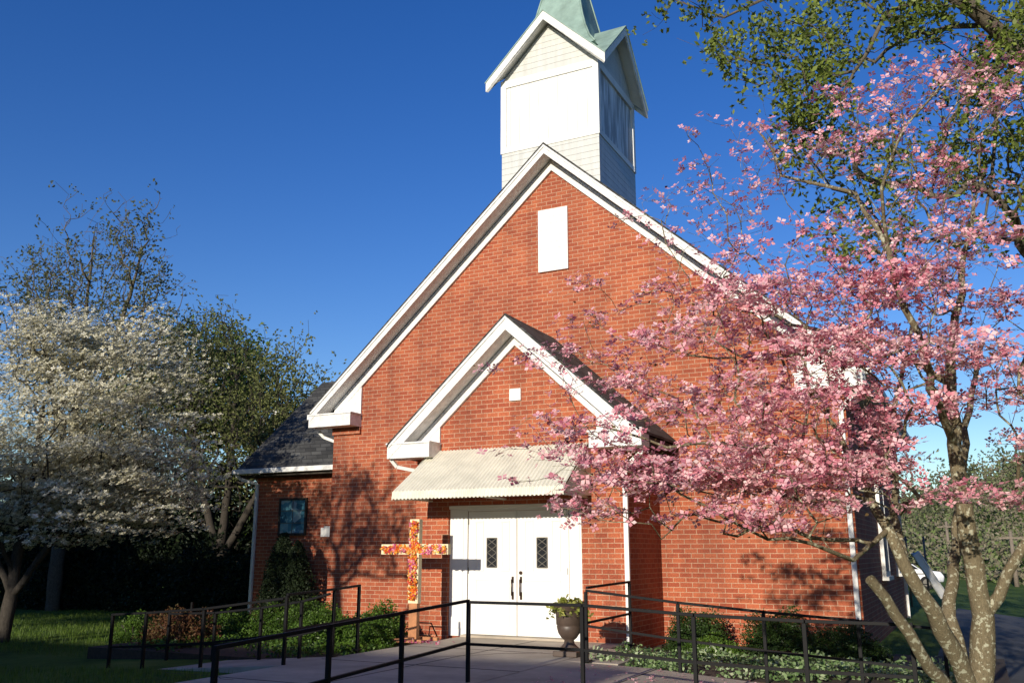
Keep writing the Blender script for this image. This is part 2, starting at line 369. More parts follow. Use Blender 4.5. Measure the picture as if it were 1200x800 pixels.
# wing
mb = MB(); wl = -8.14; wb = 6.4
mb.box(wl, xl-.001, 1.2, wb, -1.2, 3.08)
mb.prism_x([(1.2, 3.081), (wb, 3.081), ((1.2+wb)/2, 5.55)], wl, xl-.001)
mb.build('wing_wall', M['brick'], church)
mb = MB(); my = (1.2+wb)/2
sl = (5.78-3.22)/(my-.85)
for sgn in (-1, 1):
    e = my+sgn*(my-.85)
    pts = [(e, 3.22), (my, 5.78), (my, 5.66), (e, 3.10)]
    mb.prism_x(pts if sgn < 0 else pts[::-1], wl-.35, xl-.002)
mb.build('wing_roof', M['shingle'], church)
mb = MB(); mb.box(wl-.38, xl-.002, .73, .848, 3.10, 3.21); mb.build('gutter', M['white'], church, .01)
mb = MB(); mb.box(wl-.36, xl-.004, .86, 1.198, 3.04, 3.085); mb.build('soffit', M['bark_dark'], church)
# main roof
mb = MB(); mb.chev(WC, 5.44, 9.084+.012, m1, .045, -.42, BACK+.35); mb.build('roof', M['shingle'], church)
def gable_trim(xc, hw, za, m, y0, yw, parent, hbox, boxw, wall_l, zb, fb, f0, f1):
    """fascia board, soffit body, frieze and the two boxed cornice returns"""
    t = MB()
    t.chev(xc, hw, za-.034, m, fb-.034, y0-.02, y0+.03)          # fascia
    t.chev(xc, hw-.01, za-.035, m, .05, y0-.04, y0-.021)    # crown strip
    t.chev(xc, hw-.005, za-.036, m, fb-.036-.02, y0+.031, yw-.001)     # soffit body
    t.build('rake_trim', M['trim'], parent)
    t = MB(); hwf = wall_l - .02
    t.chev(xc, hwf, za-fb-.0, m, f1-fb, yw-.055, yw-.002); t.build('frieze', M['trim'], parent)
    for sg in (-1, 1):
        t = MB(); xo = xc+sg*(hw+.03); xi = xo-sg*boxw
        t.box(xo, xi, y0-.012, yw-.003, zb+.0, zb+hbox)
        t.box(xo+sg*.02, xi-sg*.02, y0-.035, yw-.003, zb+hbox+.001, zb+hbox+.03)
        # white triangular infill standing on the return
        xa = xc+sg*(hwf); xb = xi
        zz = lambda x: za-f1+.04 - m*abs(x-xc)
        tri = [(xa-sg*.0, zb+hbox+.03), (xb, zb+hbox+.03), (xb, zz(xb)), (xa, max(zz(xa), zb+hbox+.031))]
        if sg > 0: tri = tri[::-1]
        t.prism_y(tri, yw-.045, yw-.0025)
        t.build('cornice_return', M['trim'], parent)
gable_trim(WC, 5.40, 9.084, m1, -.38, 0, church, .24, 1.06, HW, 3.86, .215, .25, .43)
# long eaves along the sides
for sg in (-1, 1):
    a = WC+sg*5.43; b = WC+sg*5.065
    mb = MB(); mb.box(a, b, .001, BACK+.3, 3.9, 4.07); mb.build('eave_soffit', M['white'], church)
    mb = MB(); mb.box(WC+sg*5.432, WC+sg*5.52, -.34, BACK+.3, 4.04, 4.14); mb.build('gutter', M['white'], church)
# vestibule roof + trim
mb = MB(); mb.chev(VC, 2.33, 5.265+.012, m2, .045, VF-.41, -.002); mb.build('porch_roof', M['shingle'], church)
gable_trim(VC, 2.295, 5.265, m2, VF-.375, VF, church, .24, .86, VW, 2.93, .27, .30, .47)
for sg in (-1, 1):
    mb = MB(); mb.box(VC+sg*2.32, VC+sg*1.945, VF, -.002, 2.97, 3.10); mb.build('porch_soffit', M['bark_dark'], church)
# small vents in the gables
mb = MB(); mb.box(-.27, .35, -.05, -.002, 6.59, 7.85)
for i in range(9): mb.box(-.24, .32, -.058, -.051, 6.65+i*.13, 6.752+i*.13)
mb.build('gable_vent', M['door'], church)
mb = MB(); mb.box(-.09, .12, VF-.04, VF-.002, 3.84, 4.04); mb.box(-.05, .08, VF-.05, VF-.041, 3.88, 4.00); mb.build('gable_vent', M['white'], church)

# doors
YD = -1.5
fr = MB()
fr.box(-1.268, -.935, YD-.045, YD-.002, 0, 2.119); fr.box(.935, 1.168, YD-.045, YD-.002, 0, 2.119); fr.box(-.934, .934, YD-.045, YD-.002, 2.02, 2.119)
for x0, x1 in ((-1.2, -1.0), (1.0, 1.12)): fr.box(x0, x1, YD-.056, YD-.046, .12, 1.95)
fr.box(-1.268, 1.168, YD-.09, YD-.046, 2.055, 2.115)
fr.box(-.935, -.915, YD-.062, YD-.046, 0, 2.02); fr.box(.915, .935, YD-.062, YD-.046, 0, 2.02)
fr.build('door_frame', M['door'], church, .004)
th = MB(); th.box(-.95, .95, VF-.12, YD-.002, .002, .035); th.build('threshold', M['concrete'], church)
for sg in (-1, 1):
    d = MB(); x0, x1 = (-.912, -.006) if sg < 0 else (.006, .912)
    d.box(x0, x1, YD-.035, YD-.002, .04, 2.015)
    cx = (x0+x1)/2
    def panel(a, b, c, e, t=.012):
        for bx in ((a, b, c, c+.03), (a, b, e-.03, e), (a, a+.03, c+.031, e-.031), (b-.03, b, c+.031, e-.031)):
            d.box(bx[0], bx[1], YD-.035-t, YD-.0352, bx[2], bx[3])
    panel(x0+.13, x1-.13, .16, .92); panel(x0+.13, cx-.16, 1.04, 1.86); panel(cx+.16, x1-.13, 1.04, 1.86)
    dr = d.build('door', M['door'], church, .003)
    g = MB(); g.box(cx-.085, cx+.085, YD-.043, YD-.036, 1.11, 1.57); g.build('window_pane', M['glass'], dr)
    g = MB()
    for a in (cx-.098, cx+.085): g.box(a, a+.013, YD-.052, YD-.036, 1.10, 1.58)
    for z in (1.097, 1.568): g.box(cx-.084, cx+.084, YD-.052, YD-.036, z, z+.013)
    for i in range(4):
        z0 = 1.11+i*.115
        g.bar((cx-.084, YD-.046, z0), (cx+.084, YD-.046, z0+.113), .008); g.bar((cx+.084, YD-.0475, z0), (cx-.084, YD-.0475, z0+.113), .008)
    g.build('lattice', M['lead'], dr)
    g = MB(); hx = sg*.075
    g.tube([(hx, YD-.036, .93), (hx, YD-.085, .91), (hx, YD-.085, .67), (hx, YD-.036, .65)], .011, 8)
    g.box(hx-.02, hx+.02, YD-.041, YD-.036, .60, .72)
    g.box(hx-.02, hx+.02, YD-.041, YD-.036, .86, .96)
    g.build('handle', M['chrome'], dr)
    for hz in (.25, 1.0, 1.8):
        g = MB(); e_ = x0+.004 if sg < 0 else x1-.004; g.tube([(e_, YD-.045, hz), (e_, YD-.045, hz+.10)], .010, 8, smooth=False); g.build('hinge', M['lead'], dr)
    if sg > 0:
        g = MB(); g.tube([(hx, YD-.036, 1.02), (hx, YD-.06, 1.02)], .028, 12, smooth=False); g.build('deadbolt', M['chrome'], dr)

# awning: ribbed metal sheet
aw = thing('x', 'x', 'x')
bpy.data.objects.remove(aw)
nr = 44; pts = []; x0, x1 = -1.62, 1.36
av = []; af = []
prof = [(VF-.003, 3.05, -1.60, 1.32), (VF-.03, 3.05, -1.60, 1.32), (VF-.10, 3.00, -1.61, 1.33), (VF-1.10, 2.30, -1.69, 1.36), (VF-1.12, 2.17, -1.69, 1.36)]
for (y, z, a, b) in prof:
    for i in range(nr*4+1):
        t = i/(nr*4); ph = (i % 4)
        off = (0, .0, .015, .015)[ph]
        av.append((a+(b-a)*t, y-off*.6, z+off))
w = nr*4+1
for j in range(len(prof)-1):
    for i in range(w-1): af.append((j*w+i, (j+1)*w+i, (j+1)*w+i+1, j*w+i+1))
mb = MB(); mb.add(av, af)
awn = mb.build('awning', M['awning'], church); md = awn.modifiers.new('s', 'SOLIDIFY'); md.thickness = .006; md.offset = -1
for x in (-1.675, 1.352):
    mb = MB(); mb.prism_x([(VF-.003, 3.0), (VF-.003, 2.22), (VF-1.05, 2.17), (VF-1.05, 2.28), (VF-.1, 2.98)][::-1], x-.004, x+.004)
    mb.build('awning_side', M['awning'], church)
mb = MB()
for x in (-1.6, -.17, 1.28): mb.bar((x, VF-.01, 2.2), (x, VF-1.0, 2.2), .025)
mb.bar((-1.66, VF-1.03, 2.19), (1.34, VF-1.03, 2.19), .025); mb.build('awning_frame', M['awning'], church)

# downspouts and small gutter elbows
def downspout(pts, w=.075):
    mb = MB()
    for a, b in zip(pts[:-1], pts[1:]): mb.bar(a, b, w, w*.8, up=(0, 1, 0))
    mb.build('downspout', M['white'], church, .004)
downspout([(2.28, VF-.10, 2.95), (2.22, VF-.10, 2.83), (1.94, VF-.05, 2.62), (1.94, VF-.05, .0), (1.95, VF-.16, -.1)])
downspout([(-2.3, VF-.28, 2.93), (-2.22, VF-.2, 2.80), (-1.96, VF-.04, 2.74)], .06)
downspout([(5.33, -.1, 3.9), (5.25, -.1, 3.8), (5.02, -.05, 3.55), (5.02, -.05, .0), (5.08, -.2, -.14)])
downspout([(-5.4, -.05, 3.82), (-5.3, .0, 3.70), (-5.06, .1, 3.60)], .06)
downspout([(-8.42, .79, 3.09), (-8.38, .9, 3.0), (-8.09, 1.14, 2.9), (-8.09, 1.14, .0)], .07)
downspout([(5.13, 9.0, 3.9), (5.13, 9.0, -.6)], .08)
# wing window: stained glass in a dark frame
def stained():
    m, nt, b = newmat('stained_glass'); g = N(nt, 'ShaderNodeNewGeometry')
    v = N(nt, 'ShaderNodeTexVoronoi', Scale=7.0); nt.links.new(g.outputs['Position'], v.inputs['Vector'])
    sp = N(nt, 'ShaderNodeSeparateColor'); nt.links.new(v.outputs['Color'], sp.inputs[0])
    r = ramp(nt, sp.outputs[0], [(0, (.03, .10, .15)), (.35, (.08, .24, .30)), (.6, (.16, .34, .38)), (.85, (.36, .45, .44)), (1, (.04, .15, .26))])
    nt.links.new(r.outputs[0], b.inputs['Base Color']); b.inputs['Roughness'].default_value = .18; return m
M['stained'] = stained()
mb = MB(); x0, x1, z0, z1 = -7.42, -6.62, 1.72, 2.55
for bx in ((x0, x1, z0, z0+.05), (x0, x1, z1-.05, z1), (x0, x0+.05, z0+.051, z1-.051), (x1-.05, x1, z0+.051, z1-.051)): mb.box(bx[0], bx[1], 1.15, 1.198, bx[2], bx[3])
wf = mb.build('window', M['bark_dark'], church)
mb = MB(); mb.box(x0+.051, x1-.051, 1.17, 1.19, z0+.051, z1-.051); mb.build('pane', M['stained'], wf)
mb = MB()
mb.bar(((x0+x1)/2, 1.165, z0+.05), ((x0+x1)/2, 1.165, z1-.05), .012)
for f in (.33, .66): mb.bar((x0+.05, 1.165, z0+(z1-z0)*f), (x1-.05, 1.165, z0+(z1-z0)*f), .012)
mb.build('lead_lines', M['lead'], wf)
# side windows
for yy in (4.2, 7.6):
    mb = MB(); a, b, c, e = yy-.5, yy+.5, .9, 2.9
    for bx in ((a, b, c, c+.09), (a, b, e-.09, e), (a, a+.09, c+.091, e-.091), (b-.09, b, c+.091, e-.091), (a+.091, b-.091, 1.86, 1.92)): mb.box(xr+.002, xr+.07, bx[0], bx[1], bx[2], bx[3])
    wf = mb.build('window', M['white'], church)
    mb = MB(); mb.box(xr+.003, xr+.03, a+.092, b-.092, c+.092, 1.859); mb.box(xr+.003, xr+.03, a+.092, b-.092, 1.921, e-.092); mb.build('pane', M['glass'], wf)
    mb = MB(); mb.box(xr+.002, xr+.12, a-.06, b+.06, c-.07, c-.001); mb.build('sill', M['white'], wf)
# bell tower
TC, TW = WC, 1.05; tl, tr = TC-TW, TC+TW; ty0 = -.13; ty1 = ty0+2*TW; tyc = ty0+TW
mb = MB(); mb.box(tl, tr, .02, ty1, 7.6, 9.17); mb.prism_y([(tl, zt(tl)-.03), (TC, zt(TC)-.03), (tr, zt(tr)-.03), (tr, 9.17), (tl, 9.17)], ty0, .019)
tw = mb.build('tower', M['lap'], church)
mb = MB(); mb.box(tl+.03, tr-.03, ty0+.03, ty1-.03, 9.171, 10.72); mb.build('panel', M['panel_lit_streaks'], tw)
mb = MB(); mb.box(tl+.06, tr-.06, ty0+.012, ty0+.029, 9.3, 10.62)
mb.build('front_panel', M['panel'], tw)
for X in (tl, tr):
    for Y in (ty0, ty1):
        a = X - .02 if X < TC else X-.1; bb = Y-.02 if Y < tyc else Y-.1
        mb = MB(); mb.box(a, a+.12, bb, bb+.12, 9.171, 10.78); mb.build('corner_board', M['white'], tw)
for z0_, z1_ in ((9.171, 9.29), (10.62, 10.78)):
    mb = MB(); mb.box(tl+.101, tr-.101, ty0-.015, ty0+.0295, z0_, z1_); mb.build('trim_board', M['white'], tw)
    mb = MB(); mb.box(tr-.0295, tr+.015, ty0+.101, ty1-.101, z0_, z1_); mb.build('trim_board', M['white'], tw)
# four gables
za = 12.01; hwg = TW+.245; mg = (12.01-10.72)/hwg
mb = MB()
mb.prism_y([(tl, 10.781), (tr, 10.781), (TC, za-.2)], ty0+.004, ty1-.004)
mb.prism_x([(ty1-.0, 10.782), (ty0+.0, 10.782), (tyc, za-.2)][::-1], tl+.004, tr-.004)
mb.build('gable_siding', M['lap'], tw)
# cross-gable cap: eight sloping triangles, with rake boards along the gable edges
RH = TW+.25; ZC = za-mg*RH
def cap(z, hw, mat, name, th):
    mb = MB(); C0 = (TC, tyc, z)
    cor = [(TC+sx*hw, tyc+sy*hw, z-mg*hw) for sx, sy in ((-1,-1),(1,-1),(1,1),(-1,1))]
    rid = [(TC, tyc-hw, z), (TC+hw, tyc, z), (TC, tyc+hw, z), (TC-hw, tyc, z)]
    v = [C0]+cor+rid; n = len(v); v2 = v+[(x, y, zz_-th) for x, y, zz_ in v]
    f = []
    for i in range(4):
        a_, b_ = 1+i, 1+(i+1) % 4; r_ = 5+i
        f += [(0, a_, r_), (0, r_, b_), (n, n+r_, n+a_), (n, n+b_, n+r_), (a_, a_+n, r_+n, r_), (r_, r_+n, b_+n, b_)]
    mb.add(v2, f); return mb.build(name, mat, tw)
cap(za-.03, RH-.041, M['white'], 'soffit', .10)
cap(za+.012, RH+.015, M['copper'], 'gable_roof', .03)
for k in range(4):
    ca, sa = round(math.cos(k*PI/2)), round(math.sin(k*PI/2)); mb = MB()
    for sg in (-1, 1):
        P = []
        for y in (-RH, -RH+.04):
            for (x, z) in ((0, za-.019), (0, za-.21), (sg*RH, ZC-.21), (sg*RH, ZC-.019)):
                if y > -RH: x = x if x == 0 else sg*(RH-.04)
                P.append((TC+x*ca-y*sa, tyc+x*sa+y*ca, z))
        f = [(0,1,2,3), (7,6,5,4), (0,4,5,1), (1,5,6,2), (2,6,7,3), (3,7,4,0)]
        if sg < 0: f = [q[::-1] for q in f]
        mb.add(P, f)
    mb.build('rake_board', M['trim'], tw)
mb = MB()
mb.lathe([(.98*1.414, 11.22), (.80*1.414, 11.5), (.66*1.414, 11.85), (.56*1.414, 12.2), (.36*1.414, 13.2), (.02, 15.4)], 4, (TC, tyc, 0), PI/4, smooth=False)
for k in range(4):
    a = PI/4+k*PI/2; P = [(TC+r*1.414*math.cos(a), tyc+r*1.414*math.sin(a), z) for r, z in ((.98, 11.23), (.80, 11.51), (.66, 11.86), (.56, 12.21), (.36, 13.21), (.02, 15.4))]
    mb.tube(P, .022, 6)
mb.build('spire', M['copper'], tw)

# ------------------------------------------------------------------ vegetation tools
def grow(stems, attr, k=.35, step=.22, rtip=.004, rroot=.1, seed=1, bend=.35, jit=.05, sag=0.):
    """branches reach every attractor from the nearest cheap node; returns pos, parent, radius"""
    r = np.random.RandomState(seed)
    pos = []; par = []; pl = []; rmin = []
    for si, (pts, r0, r1) in enumerate(stems):
        pts = [np.array(p, float) for p in pts]
        if si == 0 : prev = -1
        else:
            d = np.linalg.norm(np.array(pos)-pts[0], axis=1); prev = int(np.argmin(d))
        tot = sum(np.linalg.norm(b-a) for a, b in zip(pts[:-1], pts[1:])); acc = 0
        if prev < 0: pos.append(pts[0]); par.append(-1); pl.append(0.); rmin.append(r0); prev = 0
        for a, b in zip(pts[:-1], pts[1:]):
            L = np.linalg.norm(b-a); n = max(1, int(L/step))
            for i in range(1, n+1):
                q = a+(b-a)*i/n + r.normal(0, .012, 3); acc += L/n
                pos.append(q); par.append(prev); pl.append(pl[prev]+L/n); rmin.append(r0+(r1-r0)*acc/tot); prev = len(pos)-1
    P = np.zeros((200000, 3)); n = len(pos); P[:n] = pos
    PL = np.zeros(200000); PL[:n] = pl
    par = list(par); rmin = list(rmin); tips = []
    attr = np.asarray(attr); order = np.argsort(np.linalg.norm(attr-P[0], axis=1) + r.uniform(0, .5, len(attr)))
    for ai in order:
        a = attr[ai]; dv = P[:n]-a; d = np.sqrt((dv**2).sum(1)); c = d + k*PL[:n]*.5
        # growing outward: branches seldom dive
        c = c + np.clip(P[:n, 2]-a[2], 0, None)*.5
        c[0] += 5
        j = int(np.argmin(c)); L = d[j]
        if L < .04: tips.append(j); continue
        pd = P[j]-P[par[j]] if par[j] >= 0 else np.array([0, 0, 1.]); pd = pd/(np.linalg.norm(pd)+1e-9)
        ctrl = P[j] + pd*L*bend + np.array([0, 0, L*.12-sag*L]); m = max(1, int(math.ceil(L/step))); prev = j
        for i in range(1, m+1):
            t = i/m; q = (1-t)**2*P[j] + 2*t*(1-t)*ctrl + t*t*a
            if i < m: q = q + r.normal(0, jit*min(step, L/m), 3)*1.5
            P[n] = q; PL[n] = PL[prev]+L/m; par.append(prev); rmin.append(0); prev = n; n += 1
        tips.append(prev)
    pos = P[:n]; par = np.array(par); cnt = np.zeros(n); ch = np.zeros(n, int)
    for i in range(n): 
        if par[i] >= 0: ch[par[i]] += 1
    N_ = max(2, (ch == 0).sum()); p = math.log(N_)/math.log(rroot/rtip)
    acc = np.where(ch == 0, rtip**p, 0.)
    for i in range(n-1, 0, -1): acc[par[i]] += acc[i]
    rad = np.maximum(acc**(1/p), np.array(rmin))
    return pos, par, rad, np.array(tips)
def branch_mesh(name, pos, par, rad, mat, parent, big=.03):
    n = len(pos); kids = [[] for _ in range(n)]
    for i in range(1, n): kids[par[i]].append(i)
    V = []; Fq = []; nv = 0
    stack = [(0, [])]; chains = []
    starts = [(None, 0)]
    while starts:
        pre, i = starts.pop(); chain = ([pre] if pre is not None else []) + [i]
        while kids[i]:
            ks = sorted(kids[i], key=lambda q: -rad[q])
            for q in ks[1:]: starts.append((i, q))
            i = ks[0]; chain.append(i)
        chains.append(chain)
    for chn in chains:
        if len(chn) < 2: continue
        p = pos[chn]; r = rad[chn].copy()
        if len(chn) > 1 and r[0] > r[1]*1.3: r[0] = r[1]*1.15
        m = 9 if r.max() > big else (5 if r.max() > .010 else 3)
        d = np.gradient(p, axis=0); d /= np.linalg.norm(d, axis=1)[:, None]+1e-9
        u = np.cross(d[0], [.31, .22, .93]); 
        if np.linalg.norm(u) < .1: u = np.cross(d[0], [1, 0, 0])
        ring = []
        a = np.arange(m)*2*PI/m
        for q in range(len(p)):
            u = u - d[q]*np.dot(u, d[q]); u /= np.linalg.norm(u)+1e-9; w = np.cross(d[q], u)
            lump = 1 + (.07*np.sin(a*2+q*.9+p[q, 2]*3) if r[q] > .05 else 0)
            V.append(p[q] + (np.cos(a)*lump*r[q])[:, None]*u + (np.sin(a)*lump*r[q])[:, None]*w)
        i0 = nv + np.arange(len(p)-1)[:, None]*m; kk = np.arange(m)[None, :]; k2 = (kk+1) % m
        Fq.append(np.stack([i0+kk, i0+k2, i0+k2+m, i0+kk+m], -1).reshape(-1, 4)); nv += len(p)*m
    return npmesh(name, np.concatenate(V), np.concatenate(Fq), mat, parent, smooth=True)
def rand_rot(n, r, tilt=None, updir=None):
    """n rotation matrices; tilt None = uniform, else normals scatter about updir by tilt"""
    if tilt is None:
        z = r.normal(size=(n, 3))
    else:
        z = np.array(updir if updir is not None else (0, 0, 1.))[None, :] + r.normal(size=(n, 3))*tilt
    z /= np.linalg.norm(z, axis=1)[:, None]
    x = np.cross(z, r.normal(size=(n, 3))); x /= np.linalg.norm(x, axis=1)[:, None]; y = np.cross(z, x)
    return np.stack([x, y, z], -1)
def scatter(name, P, Rm, sc, tv, tf, mat, parent=None):
    tv = np.array(tv, float); tf = np.array(tf); n = len(P)
    V = np.einsum('nij,kj->nki', Rm, tv)*sc[:, None, None] + P[:, None, :]
    Fq = tf[None] + (np.arange(n)*len(tv))[:, None, None]
    return npmesh(name, V.reshape(-1, 3), Fq.reshape(-1, tf.shape[1]), mat, parent)
LEAF = ([(0, 0, 0), (.28, .45, .06), (0, 1, -.05), (-.28, .45, .06)], [(0, 1, 2, 3)])
FL_v, FL_f = [], []
for k in range(4):
    a = k*PI/2; c_, s_ = math.cos(a), math.sin(a)
    for (x, y, z) in ((.06, 0, .0), (.55, -.36, .10), (1.0, 0, .16), (.55, .36, .10)): FL_v.append((x*c_-y*s_, x*s_+y*c_, z))
    FL_f.append((4*k, 4*k+1, 4*k+2, 4*k+3))
FLOWER = (FL_v, FL_f)
CL_v, CL_f = [], []
_r = np.random.RandomState(3)
for k in range(5):
    b = _r.uniform(-.5, .5, 3); d = _r.normal(size=3); d /= np.linalg.norm(d); e = np.cross(d, _r.normal(size=3)); e /= np.linalg.norm(e)
    for q in (b, b+d*.35+e*.16, b+d*.7, b+d*.35-e*.16): CL_v.append(tuple(q))
    CL_f.append((4*k, 4*k+1, 4*k+2, 4*k+3))
CLUMP = (CL_v, CL_f)
def clump_points(centers, per, spread, r):
    c = np.repeat(centers, per, axis=0); return c + r.normal(size=c.shape)*np.array(spread)
def region(r, regs):
    """regs: (u, v, ru, rv, dlo, dhi, count)"""
    out = []
    for (u, v, ru, rv, d0, d1, n) in regs:
        a = r.uniform(0, 2*PI, n); q = np.sqrt(r.uniform(0, 1, n))
        for i in range(n): out.append(at(u+ru*q[i]*math.cos(a[i]), v+rv*q[i]*math.sin(a[i]), r.uniform(d0, d1)))
    return np.array(out)

# ------------------------------------------------------------------ pink dogwood
def pink_dogwood():
    r = np.random.RandomState(11)
    base = at(1150, 870, 7.0); base[2] = gz(base[0], base[1])-.05
    t = thing('pink_dogwood', 'pink flowering dogwood with lichen-spotted forked trunk beside the right walk, blossoms across the brick front', 'tree')
    A = lambda u, v, d: at(u, v, d)
    stems = [([base, A(1150, 800, 7.0), A(1155, 720, 7.05), A(1140, 660, 7.1), A(1128, 590, 7.15), A(1118, 520, 7.2), A(1112, 450, 7.3), A(1120, 370, 7.3), A(1135, 270, 7.2), A(1150, 180, 7.1)], .11, .004),
             ([A(1146, 830, 7.0), A(1125, 780, 6.9), A(1092, 715, 6.75), A(1062, 665, 6.7), A(1040, 620, 6.8), A(1010, 560, 7.1), A(980, 500, 7.3)], .082, .02),
             ([A(1136, 850, 7.0), A(1105, 800, 6.75), A(1065, 740, 6.55), A(1018, 682, 6.4)], .055, .038),
             ([A(1120, 772, 6.9), A(1112, 700, 7.3), A(1118, 640, 7.7), A(1128, 560, 8.0), A(1135, 480, 8.3), A(1150, 400, 8.5)], .06, .02),
             ([A(1158, 725, 7.05), A(1180, 670, 7.0), A(1215, 615, 6.9), A(1260, 540, 6.8)], .05, .02),
             ([A(1040, 622, 6.8), A(1000, 655, 6.4), A(950, 636, 6.2), A(900, 628, 6.1), A(850, 605, 6.2)], .022, .008),
             ([A(1062, 665, 6.7), A(1050, 600, 7.2), A(1046, 520, 7.6), A(1050, 460, 7.8), A(1070, 380, 8.0)], .035, .015),
             ([A(1010, 560, 7.1), A(940, 528, 6.7), A(850, 520, 6.6), A(780, 522, 6.5), A(720, 505, 6.6)], .025, .008),
             ([A(1118, 520, 7.2), A(1090, 440, 6.7), A(1060, 360, 6.5), A(1040, 290, 6.6), A(1000, 225, 6.8), A(915, 205, 7.0), A(895, 160, 7.0)], .035, .009),
             ([A(1040, 290, 6.6), A(1030, 225, 6.4), A(1060, 150, 6.3), A(1110, 90, 6.3)], .015, .007),
             ([A(1112, 450, 7.3), A(1030, 400, 8.0), A(930, 380, 8.4), A(830, 340, 8.6)], .03, .009)]
    regs = [ # tiers: centre u,v, radius u,v, depth range, clumps
        (1080, 120, 110, 32, 6.0, 7.4, 11), (960, 180, 80, 25, 6.2, 7.6, 6), (1150, 88, 60, 22, 5.6, 7.2, 6),
        (840, 190, 60, 40, 6.8, 8.0, 3), (800, 260, 60, 40, 6.8, 8.2, 4), (890, 255, 70, 35, 6.5, 8, 4),
        (1010, 300, 90, 30, 6.0, 8.0, 10), (1130, 310, 70, 60, 5.6, 8.5, 12), (940, 350, 100, 26, 6.0, 8.4, 14),
        (1080, 390, 120, 40, 5.6, 8.6, 22), (840, 360, 60, 25, 6.4, 8, 6), (880, 400, 110, 30, 6.0, 8.2, 14),
        (720, 360, 80, 40, 6.8, 8.4, 5), (690, 430, 70, 45, 6.6, 8.2, 7), (780, 450, 90, 45, 6.4, 8.0, 11),
        (660, 530, 60, 30, 6.2, 7.4, 8), (710, 580, 70, 40, 6.0, 7.2, 10), (900, 485, 110, 40, 5.8, 8.0, 20),
        (840, 555, 90, 35, 5.8, 7.4, 18), (950, 560, 80, 45, 5.7, 7.8, 20), (900, 612, 60, 22, 5.8, 6.8, 9),
        (1030, 490, 60, 60, 5.8, 8.4, 14), (1150, 450, 60, 50, 5.6, 8.6, 12), (1010, 580, 50, 40, 5.8, 7.4, 8),
        (1150, 592, 60, 10, 5.8, 7.4, 5), (968, 422, 55, 20, 6.0, 7.4, 16), (830, 560, 90, 30, 5.8, 7, 8), (960, 540, 80, 35, 5.8, 7.2, 8), (1060, 430, 60, 30, 6, 7.6, 4), (980, 350, 90, 22, 6, 7.4, 5), (1120, 240, 80, 40, 6, 8, 10), (1100, 170, 90, 30, 6, 7.6, 8), (1060, 345, 90, 25, 6, 8, 8), (830, 300, 60, 25, 6.6, 8, 4), (1270, 350, 80, 220, 5.4, 8.4, 26), (1190, 520, 40, 30, 6, 8, 4)]
    C = region(r, regs)
    att = []
    fl = []
    for c in C:
        n = r.randint(9, 17); rad = r.uniform(.18, .42); th = r.uniform(0, PI)
        sx = r.uniform(.7, 1.4)
        a = r.uniform(0, 2*PI, n); q = np.sqrt(r.uniform(0, 1, n))*rad
        ex = np.stack([np.cos(a)*q*sx, np.sin(a)*q/sx], 1); cs, sn = math.cos(th), math.sin(th)
        off = np.stack([ex[:, 0]*cs-ex[:, 1]*sn, ex[:, 0]*sn+ex[:, 1]*cs, r.normal(0, .025, n) + .10*(1-(q/rad)**2)], 1)
        att.append(c+off)
    att = np.concatenate(att)
    pos, par, rad, tips = grow(stems, att, k=.35, step=.16, rtip=.0016, rroot=.05, seed=5, jit=.12)
    branch_mesh('branches', pos, par, rad, M['bark_pink'], t)
    # blossoms: one to three on each tip, some along the twigs
    T = pos[tips]; keep = []
    for p in T:
        # upper-left crown is thin, lower crown is heavy
        n = r.choice([0, 1, 2, 3, 4, 5], p=[.04, .10, .18, .24, .24, .20]) if p[2] < 3.6 else r.choice([0, 1, 2, 3, 4], p=[.08, .20, .30, .26, .16])
        for _ in range(n): keep.append(p + r.normal(size=3)*np.array([.055, .055, .018]) + np.array([0, 0, .015]))
    tw_ = np.where((rad < .004))[0]; tw_ = r.choice(tw_, min(len(tw_), 1500), replace=False)
    keep += [pos[i] + r.normal(size=3)*.02 for i in tw_]
    P = np.array(keep)
    Rm = rand_rot(len(P), r, .55, (-.1, -.35, 1))
    o = scatter('blossoms', P, Rm, r.uniform(.020, .047, len(P))*np.where(P[:, 2] < 3.6, 1.08, .92), *FLOWER, M['pink'], t)
    # a few young leaves
    i = r.choice(len(T), 900); P = T[i] + r.normal(size=(900, 3))*.04
    scatter('leaves', P, rand_rot(900, r, .8), r.uniform(.03, .05, 900), *LEAF, M['leaf_red'], t)
    print('pink', len(pos), len(keep))
pink_dogwood()

# ------------------------------------------------------------------ generic tree from view-independent crown blobs
def tree(name, label, base, stems, centers, per, spread, leafmat, bark, sc, tmpl=CLUMP, seed=1, step=.35, rroot=.2, rtip=.006, leaves='leaves', frac=1., tilt=None, updir=None, group=None, lp=1, ls=.15, bend=.35, cat='tree'):
    r = np.random.RandomState(seed); t = thing(name, label, cat, group=group)
    att = clump_points(np.asarray(centers), per, spread, r)
    pos, par, rad, tips = grow(stems, att, step=step, rroot=rroot, rtip=rtip, seed=seed, jit=.12, bend=bend)
    branch_mesh('branches', pos, par, rad, bark, t)
    T = pos[tips]; T = T[r.uniform(size=len(T)) < frac]
    P = np.repeat(T, lp, axis=0); P = P + r.normal(size=P.shape)*ls
    scatter(leaves, P, rand_rot(len(P), r, tilt, updir), r.uniform(sc*.6, sc*1.3, len(P)), *tmpl, leafmat, t)
    return t
def ell(r, c, rad, n, shell=.0):
    v = r.normal(size=(n, 3)); v /= np.linalg.norm(v, axis=1)[:, None]
    q = (shell + (1-shell)*r.uniform(size=(n, 1)))**(1/2.4)
    return np.array(c) + v*q*np.array(rad)
def G(x, y, dz=0): return np.array([x, y, float(gz(x, y))+dz])

r = np.random.RandomState(21)
